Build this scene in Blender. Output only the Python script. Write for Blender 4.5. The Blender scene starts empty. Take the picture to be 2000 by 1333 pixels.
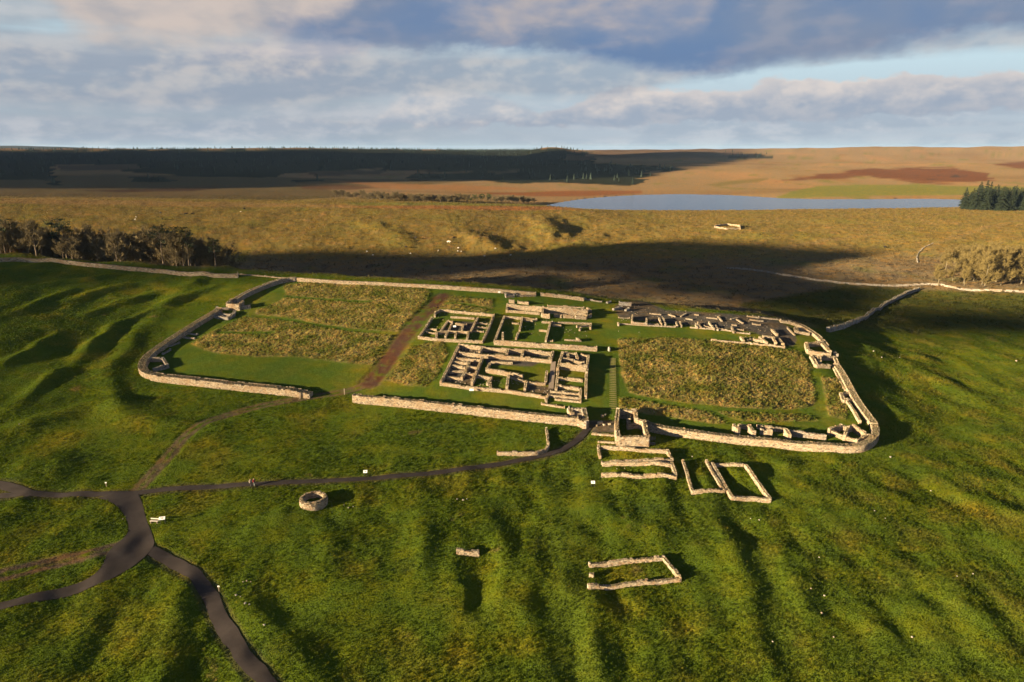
import bpy, math, random
import numpy as np
from mathutils import Vector, Matrix

rng = np.random.default_rng(7)
random.seed(7)
SC = bpy.context.scene
COL = SC.collection

# ------------------------------------------------------------------ camera
CAM_Z = 66.0
PITCH = math.radians(15.77)
FPX = 2000.0 * 24.0 / 36.0
cam_d = bpy.data.cameras.new('camera')
cam_d.lens = 24.0
cam_d.sensor_width = 36.0
cam_d.clip_start = 1.0
cam_d.clip_end = 60000.0
cam = bpy.data.objects.new('camera', cam_d)
COL.objects.link(cam)
cam.location = (0, 0, CAM_Z)
cam.rotation_euler = (math.radians(90) - PITCH, 0, 0)
SC.camera = cam

# ------------------------------------------------------------------ sun
SUN_AZ = math.radians(241.0)      # clockwise from +Y
SUN_EL = math.radians(10.5)
sun_d = bpy.data.lights.new('sun', 'SUN')
sun_d.energy = 5.0
sun_d.angle = math.radians(0.55)
sun_d.color = (1.0, 0.77, 0.47)
sun = bpy.data.objects.new('sun', sun_d)
COL.objects.link(sun)
to_sun = Vector((math.sin(SUN_AZ) * math.cos(SUN_EL), math.cos(SUN_AZ) * math.cos(SUN_EL), math.sin(SUN_EL)))
sun.rotation_euler = (-to_sun).to_track_quat('-Z', 'Y').to_euler()
sun.location = to_sun * 500

# ------------------------------------------------------------------ exposure
SC.view_settings.view_transform = 'Standard'
SC.view_settings.look = 'None'
EXPO = 1.95
SC.view_settings.exposure = EXPO
SC.view_settings.gamma = 1.0
SC.view_settings.use_curve_mapping = False
SC.cycles.use_denoising = True
SC.cycles.max_bounces = 5
SC.cycles.diffuse_bounces = 2
SC.cycles.glossy_bounces = 2
SC.cycles.transmission_bounces = 2
SC.cycles.transparent_max_bounces = 6

def s2l(r, g, b):
    f = lambda c: (c / 255.0) / 12.92 if c <= 10 else (((c / 255.0) + 0.055) / 1.055) ** 2.4
    return (f(r), f(g), f(b), 1.0)

# ------------------------------------------------------------------ world / sky
SKY_STRENGTH = 0.1
world = bpy.data.worlds.new('World')
SC.world = world
world.use_nodes = True

class G:
    """small helper to write node graphs"""
    def __init__(s, nt): s.nt = nt
    def n(s, t, **kw):
        nd = s.nt.nodes.new(t)
        for k, v in kw.items(): setattr(nd, k, v)
        return nd
    def put(s, sock, v):
        if hasattr(v, 'bl_idname') and hasattr(v, 'links'): s.nt.links.new(v, sock)
        elif v is not None:
            if hasattr(sock.default_value, '__len__') and not hasattr(v, '__len__'): v = (v,) * len(sock.default_value)
            if hasattr(v, '__len__') and len(v) == 4 and hasattr(sock.default_value, '__len__') and len(sock.default_value) == 3: v = v[:3]
            sock.default_value = v
    def m(s, op, a, b=None, c=None, clamp=False):
        nd = s.n('ShaderNodeMath', operation=op, use_clamp=clamp)
        s.put(nd.inputs[0], a)
        if b is not None: s.put(nd.inputs[1], b)
        if c is not None: s.put(nd.inputs[2], c)
        return nd.outputs[0]
    def xyz(s, x, y, z=0.0):
        nd = s.n('ShaderNodeCombineXYZ')
        for i, v in enumerate((x, y, z)): s.put(nd.inputs[i], v)
        return nd.outputs[0]
    def sep(s, v):
        nd = s.n('ShaderNodeSeparateXYZ'); s.put(nd.inputs[0], v); return nd.outputs
    def noise(s, vec, scale=1.0, detail=5.0, rough=0.55, dist=0.0):
        nd = s.n('ShaderNodeTexNoise')
        s.put(nd.inputs['Vector'], vec); nd.inputs['Scale'].default_value = scale
        nd.inputs['Detail'].default_value = detail; nd.inputs['Roughness'].default_value = rough
        nd.inputs['Distortion'].default_value = dist
        return nd.outputs[0]
    def mix(s, f, a, b, blend='MIX'):
        nd = s.n('ShaderNodeMix', data_type='RGBA', blend_type=blend)
        s.put(nd.inputs[0], f); s.put(nd.inputs[6], a); s.put(nd.inputs[7], b)
        return nd.outputs[2]
    def ss(s, x, lo, hi):
        nd = s.n('ShaderNodeMapRange', interpolation_type='SMOOTHSTEP', clamp=True)
        s.put(nd.inputs[0], x); s.put(nd.inputs[1], lo); s.put(nd.inputs[2], hi)
        return nd.outputs[0]
    def ramp(s, f, stops):
        nd = s.n('ShaderNodeValToRGB'); s.put(nd.inputs[0], f)
        el = nd.color_ramp.elements
        while len(el) < len(stops): el.new(0.5)
        for e, (p, c) in zip(el, stops): e.position = p; e.color = c
        return nd.outputs[0]
    def curve(s, x, pts):
        nd = s.n('ShaderNodeFloatCurve'); s.put(nd.inputs['Value'], x)
        c = nd.mapping.curves[0]
        while len(c.points) < len(pts): c.points.new(0.5, 0.5)
        for p, (a, b) in zip(c.points, pts): p.location = (a, b)
        nd.mapping.update()
        return nd.outputs[0]

def pix_dir(px, py):
    x = (np.asarray(px, float) - 1000.0) / FPX
    yv = (666.5 - np.asarray(py, float)) / FPX
    cp, sp = math.cos(PITCH), math.sin(PITCH)
    return np.stack([x, cp + yv * sp, -sp + yv * cp], -1)

def pix_uv(px, py):
    d = pix_dir(px, py)
    d = d / np.linalg.norm(d)
    return math.atan2(d[0], d[1]), math.asin(d[2])

U0, U1, VM = -0.75, 0.75, 0.3
def build_sky():
    nt = world.node_tree
    g = G(nt)
    bg = nt.nodes['Background']
    bg.inputs[1].default_value = SKY_STRENGTH
    st = g.n('ShaderNodeTexSky', sky_type='NISHITA', sun_disc=False)
    st.sun_elevation = SUN_EL; st.sun_rotation = SUN_AZ
    st.altitude = 300; st.air_density = 1.0; st.dust_density = 0.8; st.ozone_density = 1.0
    tc = g.n('ShaderNodeTexCoord')
    x, y, z = g.sep(tc.outputs['Generated'])
    u = g.m('ARCTAN2', x, y)
    v = g.m('ARCSINE', z)
    t = g.m('DIVIDE', g.m('SUBTRACT', u, U0), U1 - U0, clamp=True)
    k = 1.0 / SKY_STRENGTH / 2 ** EXPO
    def C(r, gg, b, m=1.0):
        c = s2l(r, gg, b)
        return (c[0] * k * m, c[1] * k * m, c[2] * k * m, 1.0)
    def edge(pts):
        cp = []
        for px, py in pts:
            uu, vv = pix_uv(px, py)
            cp.append(((uu - U0) / (U1 - U0), vv / VM))
        cp = [(0.0, cp[0][1])] + cp + [(1.0, cp[-1][1])]
        return g.m('MULTIPLY', g.curve(t, cp), VM)
    # billow fields
    P = g.xyz(u, g.m('MULTIPLY', v, 2.2), 0.0)
    n1 = g.m('SUBTRACT', g.noise(P, 8.0, 5.0, 0.50, 0.1), 0.5)
    n2 = g.m('SUBTRACT', g.noise(g.xyz(u, g.m('MULTIPLY', v, 2.2), 3.7), 24.0, 6.0, 0.6), 0.5)
    Pl = g.xyz(g.m('MULTIPLY', u, 0.55), g.m('MULTIPLY', v, 5.0), 1.3)
    n3 = g.m('SUBTRACT', g.noise(Pl, 8.0, 5.0, 0.50, 0.1), 0.5)
    n4 = g.m('SUBTRACT', g.noise(g.xyz(u, g.m('MULTIPLY', v, 1.6), 8.1), 4.5, 5.0, 0.50, 0.2), 0.5)
    # relief: difference of the billow field along the sunlight
    P2 = g.xyz(g.m('SUBTRACT', u, 0.018), g.m('ADD', g.m('MULTIPLY', v, 2.2), 0.016), 0.0)
    n1b = g.m('SUBTRACT', g.noise(P2, 8.0, 5.0, 0.50, 0.1), 0.5)
    relief = g.m('SUBTRACT', n1, n1b)
    n5 = g.m('SUBTRACT', g.noise(g.xyz(u, g.m('MULTIPLY', v, 1.5), 5.2), 60.0, 5.0, 0.6), 0.5)
    wv = g.m('ADD', v, g.m('ADD', g.m('MULTIPLY', n1, 0.042), g.m('ADD', g.m('MULTIPLY', n2, 0.022), g.m('MULTIPLY', n5, 0.016))))
    wl = g.m('ADD', v, g.m('ADD', g.m('MULTIPLY', n3, 0.030), g.m('MULTIPLY', n2, 0.010)))
    # clear air behind everything: the Sky Texture, paled by moisture low down
    pale = g.mix(g.ss(v, 0.0, 0.16), C(180, 191, 203), C(198, 226, 237))
    pale = g.mix(g.ss(v, 0.16, 0.6), pale, C(96, 132, 178))
    col = g.mix(g.ss(v, 0.30, 0.02), g.mix(0.88, st.outputs[0], pale), pale)
    # thin grey-blue veil on the west (left) half
    west = g.ss(g.m('ADD', u, g.m('MULTIPLY', n4, 0.5)), 0.22, -0.22)
    veil = g.m('MULTIPLY', west, g.ss(g.m('ADD', n3, g.m('MULTIPLY', n4, 0.7)), -0.42, 0.02))
    vcol = g.mix(g.ss(g.m('ADD', n3, relief), -0.16, 0.24), C(160, 172, 184), C(190, 192, 196))
    col = g.mix(g.m('MULTIPLY', veil, 0.92), col, vcol)
    # low streaks near the horizon, all round
    streak = g.m('MULTIPLY', g.ss(n3, -0.14, 0.06), g.ss(v, 0.085, 0.02))
    col = g.mix(g.m('MULTIPLY', streak, 0.75), col, g.mix(g.ss(n2, -0.1, 0.15), C(160, 173, 190), C(196, 200, 208)))
    def layer(col, lo, up, w, soft_lo, soft_up, shade, lit, lit_f, amt=1.0):
        a = g.ss(g.m('SUBTRACT', w, edge(lo)), -soft_lo, soft_lo)
        b = g.ss(g.m('SUBTRACT', edge(up), w), -soft_up, soft_up) if up else 1.0
        mk = g.m('MULTIPLY', g.m('MULTIPLY', a, b), amt)
        return g.mix(mk, col, g.mix(lit_f, shade, lit))
    litA = g.ss(g.m('ADD', g.m('MULTIPLY', relief, 2.2), g.m('ADD', g.m('MULTIPLY', n2, 0.5), g.m('MULTIPLY', n5, 0.35))), -0.16, 0.30)
    # long cumulus bank low on the east
    top_f = g.ss(g.m('SUBTRACT', wv, edge([(900, 232), (1180, 215), (1400, 200), (1700, 185), (2000, 180)])), -0.012, 0.020)
    litB = g.m('MULTIPLY', g.m('ADD', g.m('MULTIPLY', top_f, 0.75), g.m('MULTIPLY', litA, 0.35)), 1.0, clamp=True)
    col = layer(col, [(700, 238), (1000, 247), (1200, 245), (1500, 240), (1700, 228), (2000, 213)],
                [(700, 236), (960, 228), (1090, 215), (1190, 185), (1400, 172), (1700, 150), (2000, 148)], wv, 0.0030, 0.0035,
                C(157, 169, 187), C(222, 212, 206), litB, 0.96)
    # cumulus heap in the middle
    col = layer(col, [(480, 230), (720, 232), (860, 236), (1000, 236), (1060, 236)],
                [(480, 236), (700, 232), (800, 186), (900, 178), (1000, 200), (1080, 240)], wv, 0.005, 0.007,
                C(170, 180, 194), C(212, 208, 207), litA, 0.9)
    # cream rolls
    col = layer(col, [(300, 140), (430, 132), (560, 142), (680, 120), (760, 90)],
                [(300, 138), (430, 92), (560, 74), (700, 72), (780, 92)], wv, 0.010, 0.012,
                C(176, 176, 188), C(214, 203, 198), litA, 0.8)
    # mid-level grey sheet below the dark cloud
    col = layer(col, [(500, 205), (800, 182), (1000, 185), (1200, 190), (1330, 160), (1500, 130)],
                [(500, 100), (2000, 40)], wl, 0.010, 0.012, C(148, 160, 178), C(190, 188, 190), litA, 0.75)
    # the big slate-blue cloud, going on overhead
    lo_d = [(-200, -160), (0, -120), (250, -60), (420, 20), (600, 85), (800, 98), (1000, 104), (1180, 122), (1300, 142), (1480, 136), (1650, 112), (1800, 92), (2000, 60), (2200, 40)]
    slate = g.mix(g.ss(n4, -0.16, 0.16), C(102, 130, 170), C(128, 141, 165))
    warm = g.ss(g.m('ADD', g.m('MULTIPLY', relief, 2.4), g.m('MULTIPLY', n4, 0.9)), -0.05, 0.34)
    upper = g.ss(v, 0.22, 0.60)
    slate = g.mix(upper, slate, g.mix(g.ss(n4, -0.12, 0.14), C(74, 98, 140), C(112, 122, 148)))
    dk = g.mix(g.m('MULTIPLY', warm, 0.28), slate, C(178, 172, 178))
    col = g.mix(g.m('MULTIPLY', g.ss(g.m('SUBTRACT', wv, edge(lo_d)), -0.010, 0.016), 0.97), col, dk)
    # peach-lit curtains hanging in front of it
    col = layer(col, [(0, -60), (80, -25), (130, 30), (250, 84), (420, 80), (560, 52), (660, 20), (760, -50), (1000, -60)],
                [(0, -300), (2000, -300)], wv, 0.022, 0.02, C(168, 168, 174), C(208, 194, 186), g.ss(g.m('ADD', n4, relief), -0.26, 0.12), 0.96)
    col = layer(col, [(700, -60), (830, -15), (930, 62), (985, 80), (1060, 42), (1150, 62), (1250, 66), (1345, 60), (1400, 5), (1470, -60)],
                [(0, -240), (2000, -240)], wv, 0.020, 0.02, C(136, 150, 176), C(190, 180, 178), g.ss(g.m('ADD', n4, relief), -0.20, 0.14), 0.88)
    nt.links.new(col, bg.inputs[0])
    world.cycles.sampling_method = 'MANUAL'
    world.cycles.sample_map_resolution = 512
build_sky()

# ------------------------------------------------------------------ numeric helpers
def smooth(e0, e1, x):
    t = np.clip((x - e0) / (e1 - e0), 0, 1)
    return t * t * (3 - 2 * t)

def _hash(ix, iy, seed):
    h = (ix.astype(np.int64) * 374761393 + iy.astype(np.int64) * 668265263 + seed * 974711) & 0xFFFFFFFF
    h = ((h ^ (h >> 13)) * 1274126177) & 0xFFFFFFFF
    return (h ^ (h >> 16)) & 0xFFFFFFFF

def gnoise(x, y, seed=0):
    x = np.asarray(x, float); y = np.asarray(y, float)
    ix = np.floor(x); iy = np.floor(y); fx = x - ix; fy = y - iy
    out = 0
    ux = fx * fx * fx * (fx * (fx * 6 - 15) + 10); uy = fy * fy * fy * (fy * (fy * 6 - 15) + 10)
    def gr(a, b):
        ang = _hash(ix + a, iy + b, seed) * (2 * math.pi / 4294967296.0)
        return np.cos(ang) * (fx - a) + np.sin(ang) * (fy - b)
    a = gr(0, 0); b = gr(1, 0); c = gr(0, 1); d = gr(1, 1)
    return 1.41 * ((a + (b - a) * ux) * (1 - uy) + (c + (d - c) * ux) * uy)

def fbm(x, y, octv=4, seed=0, gain=0.5):
    s = 0; a = 1; tot = 0
    for i in range(octv):
        s = s + a * gnoise(x * 2 ** i, y * 2 ** i, seed + i * 17); tot += a; a *= gain
    return s / tot

def unproj(px, py, z):
    d = pix_dir(px, py)
    t = (z - CAM_Z) / d[..., 2]
    return d[..., 0] * t, d[..., 1] * t

def project(x, y, z):
    cp, sp = math.cos(PITCH), math.sin(PITCH)
    zc = y * cp - (z - CAM_Z) * sp
    yc = y * sp + (z - CAM_Z) * cp
    zc = np.maximum(zc, 1.0)
    return 1000 + FPX * x / zc, 666.5 - FPX * yc / zc

class RBF:
    def __init__(s, P, z, lam=1e-3):
        s.P = np.asarray(P, float); n = len(P)
        K = s.k(s.P, s.P) + lam * np.eye(n)
        A = np.zeros((n + 3, n + 3)); A[:n, :n] = K
        A[:n, n] = 1; A[:n, n + 1:] = s.P; A[n, :n] = 1; A[n + 1:, :n] = s.P.T
        s.w = np.linalg.solve(A, np.concatenate([z, [0, 0, 0]]))
    def k(s, A, B):
        r2 = (A[:, None, 0] - B[None, :, 0]) ** 2 + (A[:, None, 1] - B[None, :, 1]) ** 2
        return 0.5 * r2 * np.log(r2 + 1e-12)
    def __call__(s, X, Y):
        sh = np.shape(X); Q = np.stack([np.ravel(X), np.ravel(Y)], -1)
        out = np.empty(len(Q)); n = len(s.P)
        for i in range(0, len(Q), 60000):
            q = Q[i:i + 60000]
            out[i:i + 60000] = s.k(q, s.P) @ s.w[:n] + s.w[n] + q @ s.w[n + 1:]
        return out.reshape(sh)

# ------------------------------------------------------------------ terrain
near_c = [
    (-300, 1333, -3), (0, 1333, -4), (500, 1333, -4.5), (1000, 1333, -5), (1500, 1333, -6), (2000, 1333, -7), (2300, 1333, -8),
    (-300, 1150, -1), (0, 1150, -2), (500, 1150, -2.5), (1000, 1150, -3), (1500, 1150, -4), (2000, 1150, -5.5),
    (-300, 980, 2), (0, 980, 0.5), (300, 985, 0), (611, 985, 0), (1000, 970, -0.6), (1500, 965, -2.2), (2000, 960, -4.5),
    (-300, 860, 5), (0, 860, 3.2), (300, 850, 3), (300, 745, 6), (620, 772, 4.6), (700, 780, 4.2), (950, 811, 2.6), (1130, 828, 1.5), (1240, 866, 0.8),
    (1450, 868, -0.3), (1690, 884, -2), (1850, 860, -3.6), (2000, 840, -4.8), (2200, 800, -6),
    (-300, 720, 12), (0, 720, 9.5), (150, 720, 7.5), (0, 640, 13.5), (250, 620, 11), (-300, 640, 17),
    (450, 600, 12.5), (600, 650, 10.4), (500, 700, 8.2), (760, 700, 8), (860, 750, 6.2), (1000, 765, 5.2), (1145, 775, 4.2),
    (900, 672, 10), (1145, 690, 8), (820, 658, 10.8), (860, 606, 13.2), (1000, 620, 12), (1150, 630, 10),
    (1200, 690, 7.4), (1200, 800, 2.6), (1400, 730, 5), (1590, 780, 0.8), (1600, 720, 3.2), (1420, 660, 6.4), (1530, 680, 4.8),
    (-300, 500, 29), (0, 508, 24), (125, 511, 22.2), (250, 526, 19.8), (460, 539, 17.2), (575, 548, 16.4), (700, 553, 15.8), (844, 558, 15), (950, 566, 14.2),
    (1047, 574, 13), (1175, 591, 11), (1250, 600, 9.6), (1420, 618, 7.4), (1560, 640, 5.2), (1620, 690, 3.2), (1680, 795, -0.2),
    (1760, 760, -2.6), (1760, 690, -1.6), (1900, 720, -3.2), (2000, 700, -4), (2200, 690, -5), (1720, 665, -1.5), (2000, 660, -5.2),
]
cn = np.array(near_c, float)
nx, ny = unproj(cn[:, 0], cn[:, 1], cn[:, 2])
extra = np.array([(-60, -60, -8), (60, -60, -10), (0, 0, -7), (-200, 0, -2), (200, 0, -12), (-400, 120, 20), (-480, 260, 38), (330, 160, -12), (-300, 250, 30)], float)
near_rbf = RBF(np.stack([np.r_[nx, extra[:, 0]] / 100, np.r_[ny, extra[:, 1]] / 100], -1), np.r_[cn[:, 2], extra[:, 2]])

far_rows = {
    640: [None] * 7 + [None, -8.5, -8],
    590: [-4, -6, -9, -9, -9.5, -9.5, -9.5, -9.5, -9, -8],
    560: [-4, -6, -9, -9, -9.5, -9.5, -9.5, -9.5, -8.5, -7.5],
    530: [-3, -5, -8, -9, -9.5, -10, -10, -9.5, -8, -7],
    500: [-2, -3, -6, -7.5, -8.5, -10, -9.5, -9, -7.5, -6],
    470: [3, 1, 0, -1.5, -3.5, -8.0, -6, -6, -5, -3],
    440: [9, 6, 5, 3, 2.0, -3.0, -4, -5, -4, -1.5],
    412: [15, 11, 9.5, 8, 6.5, 1.5, -5.0, -6, -5.5, -1],
    398: [18, 12.5, 10.5, 9, 5.5, -7, -8, -8, -8, -3],
    385: [10, 6, 4, 2, 0, -7, -8, -8, -8, -4],
    372: [4, 1, -1, -2, -3, -5.0, -5.5, -5.5, -5.5, -3],
    355: [0, -1, -3, -3, -4, -4, -3, -1.5, -1.5, -1],
    338: [4, 2, 0, 0, -1, -1, 2, 6, 6, 5],
    320: [14, 13, 12, 11, 11, 11, 12, 14, 14, 12],
    306: [29, 29, 28, 28, 28, 27, 28, 29, 28, 28],
    298: [46, 46, 45, 45, 44, 43, 44, 46, 46, 46],
}
far_px = [-450, 0, 300, 600, 900, 1110, 1300, 1600, 1900, 2400]
fp = []
for r_, zs in far_rows.items():
    for p_, z_ in zip(far_px, zs):
        if z_ is None: continue
        X_, Y_ = unproj(p_, r_, z_)
        fp.append((X_, Y_, z_))
for a_ in (-0.95, -0.5, 0.0, 0.5, 0.95):
    zz_ = 46.0 if a_ < 0.3 else 60.0
    fp += [(a_ * 6500, 6500.0, zz_), (a_ * 9500, 9500.0, zz_ - 10), (a_ * 16000, 16000.0, 10.0), (a_ * 30000, 30000.0, -60.0)]
fp += [(-1200, 420, 30), (-900, 600, 20), (700, 260, -8), (900, 420, -5)]
fp = np.array(fp)
far_rbf = RBF(np.stack([fp[:, 0] / fp[:, 1] * 2.0, np.log(fp[:, 1]) * 1.6], -1), fp[:, 2])

# crest line of the crag that the fort's north wall follows: y as a function of x
crag_pts = []
for p_, r_, z_ in [(-300, 500, 29), (0, 504, 24), (250, 523, 19.8), (460, 536, 17.2), (575, 543, 16.4), (844, 555, 15), (1047, 571, 13), (1175, 588, 11), (1320, 604, 8.6), (1500, 622, 6.4), (1575, 640, 5.2), (1700, 655, -0.8), (2000, 655, -5.2)]:
    X_, Y_ = unproj(p_, r_, z_); crag_pts.append((float(X_), float(Y_)))
crag_pts = [(-1500.0, 250.0), (-600.0, 262.0)] + crag_pts + [(420.0, 262.0), (1500.0, 250.0)]
crag_pts = np.array(crag_pts)

def seg_dist(x, y, poly, closed=False):
    """distance to a polyline and the sign of the side"""
    P = np.asarray(poly, float); n = len(P)
    best = np.full(np.shape(x), 1e18); tt = np.zeros(np.shape(x)); side = np.zeros(np.shape(x))
    for i in range(n if closed else n - 1):
        a = P[i]; b = P[(i + 1) % n]; d = b - a; L2 = d @ d + 1e-12
        t = np.clip(((x - a[0]) * d[0] + (y - a[1]) * d[1]) / L2, 0, 1)
        ex = x - a[0] - t * d[0]; ey = y - a[1] - t * d[1]
        r2 = ex * ex + ey * ey
        m = r2 < best
        best = np.where(m, r2, best); tt = np.where(m, i + t, tt)
        side = np.where(m, d[0] * ey - d[1] * ex, side)
    return np.sqrt(best), tt, np.sign(side)

def in_poly(x, y, poly):
    P = np.asarray(poly, float); n = len(P)
    c = np.zeros(np.shape(x), bool)
    j = n - 1
    for i in range(n):
        xi, yi = P[i]; xj, yj = P[j]
        c ^= ((yi > y) != (yj > y)) & (x < (xj - xi) * (y - yi) / (yj - yi + 1e-12) + xi)
        j = i
    return c

LOUGH_Z = -7.0
lough_px = [(1062, 402), (1090, 396), (1130, 390), (1195, 384), (1260, 380.5), (1330, 379.5), (1420, 381), (1470, 384), (1530, 388), (1620, 389.5), (1720, 389), (1820, 388.5), (1872, 390), (1905, 396), (1905, 404), (1800, 406.5), (1640, 408.5), (1480, 410.5), (1360, 411.5), (1240, 411), (1160, 410), (1110, 406)]
LOUGH = np.stack(unproj(np.array([p[0] for p in lough_px]), np.array([p[1] for p in lough_px]), LOUGH_Z), -1)

# banks, terraces and hollows: (pixel polyline, z guess used only to place it, height, half width)
BANKS_PX = [
    ([(20, 528), (70, 520), (112, 514)], 22, 1.3, 4.5), ([(60, 552), (140, 542), (225, 531)], 20, 1.3, 4.5),
    ([(120, 574), (210, 556), (300, 545)], 18, 1.3, 5.0), ([(165, 594), (270, 571), (380, 555)], 16, 1.3, 5.0),
    ([(200, 616), (300, 588), (420, 562)], 15, 1.5, 5.0), ([(20, 612), (90, 590), (140, 578)], 15, 1.0, 4.0),
    ([(150, 690), (190, 656), (232, 628)], 11, 1.8, 5.0), ([(0, 690), (60, 668), (110, 640)], 13, 1.3, 4.0),
    ([(20, 770), (90, 730), (130, 712)], 9, 1.2, 5.0),
    ([(505, 556), (410, 583), (330, 622), (255, 672), (212, 712), (200, 745), (228, 772), (320, 795), (420, 800)], 8, 1.05, 7.5),
    ([(0, 842), (80, 820), (180, 800), (300, 790)], 4.5, 2.3, 8.0), ([(0, 930), (80, 900), (160, 880)], 3, 1.2, 6.0),
    ([(330, 870), (460, 835), (600, 815), (720, 808)], 3, 0.8, 5.0),
    ([(818, 1010), (829, 1060), (824, 1120)], -1.5, 1.3, 2.6), ([(640, 1020), (632, 1100), (646, 1160)], -1.5, 1.1, 3.0),
    ([(452, 1160), (540, 1235), (610, 1310), (640, 1360)], -3, 1.7, 3.2), ([(365, 1150), (330, 1230), (300, 1333)], -3, 1.6, 3.2),
    ([(1165, 900), (1150, 960), (1140, 1040)], 0, 0.6, 3.0), ([(1160, 1140), (1165, 1220), (1150, 1333)], -4, 1.0, 2.6),
    ([(1395, 1010), (1440, 1110), (1490, 1230), (1530, 1333)], -4, 0.9, 3.2), ([(1570, 1100), (1565, 1140), (1575, 1190)], -4, 1.0, 3.0),
    ([(1620, 960), (1660, 985)], -2.5, 1.1, 4.0), ([(1700, 960), (1760, 980), (1800, 985)], -3.5, 1.0, 3.0), ([(1830, 930), (1900, 925)], -4, 1.0, 4.0),
    ([(1720, 700), (1700, 740), (1725, 790), (1790, 822)], -2, 1.0, 5.0), ([(1840, 680), (1950, 690)], -3, 1.2, 5.0),
    ([(1380, 905), (1470, 930), (1600, 950)], -1.5, 0.6, 4.0), ([(1300, 860), (1450, 890), (1600, 905)], -0.6, 0.7, 3.5),
    ([(700, 960), (780, 1000), (800, 1040)], -0.5, 0.6, 3.0), ([(960, 1020), (975, 1080), (985, 1160)], -2, 1.2, 3.0), ([(905, 1075), (880, 1150), (860, 1230)], -2, 0.7, 3.5),
    ([(1060, 1000), (1040, 1100), (1010, 1200)], -2, 0.6, 4.0), ([(1700, 1180), (1850, 1200), (2000, 1190)], -5, 0.7, 4.0), ([(60, 1240), (110, 1200), (180, 1180)], -2.5, 0.7, 4.0),
    ([(1385, 690), (1378, 730), (1388, 780)], 5, 0.9, 4.5), ([(520, 628), (620, 640), (760, 652)], 10, -0.35, 1.2),
    ([(895, 1082), (930, 1086), (925, 1160), (895, 1160)], -2.2, -1.7, 4.0), ([(1470, 1010), (1500, 1130), (1545, 1250), (1600, 1340)], -4, -0.55, 3.6),
]
BANKS = []
for ib_, (pts_, z_, h_, w_) in enumerate(BANKS_PX):
    q = np.array(pts_, float)
    if ib_ < 11: h_, w_ = h_ * 1.15, w_ * 0.58
    elif ib_ > 12: h_ = h_ * 0.62
    BANKS.append((np.stack(unproj(q[:, 0], q[:, 1], z_), -1), h_, w_))
FAR_BANKS_PX = [([(1740, 735), (1830, 740), (1900, 735)], -2.5, 1.9, 22), ([(900, 462), (960, 478), (1000, 488)], -5, 4.6, 16), ([(1060, 432), (1075, 452), (1085, 470)], -3, 7.0, 20), ([(1120, 425), (1150, 430)], -1, 4.0, 14), ([(700, 440), (760, 456), (800, 470)], 0, 2.5, 16), ([(1180, 462), (1130, 478), (1080, 492)], -7, 3.0, 14), ([(1290, 440), (1200, 448), (1120, 470)], -5, 2.5, 22)]
for pts_, z_, h_, w_ in FAR_BANKS_PX:
    q = np.array(pts_, float)
    BANKS.append((np.stack(unproj(q[:, 0], q[:, 1], z_), -1), h_, w_))

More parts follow.
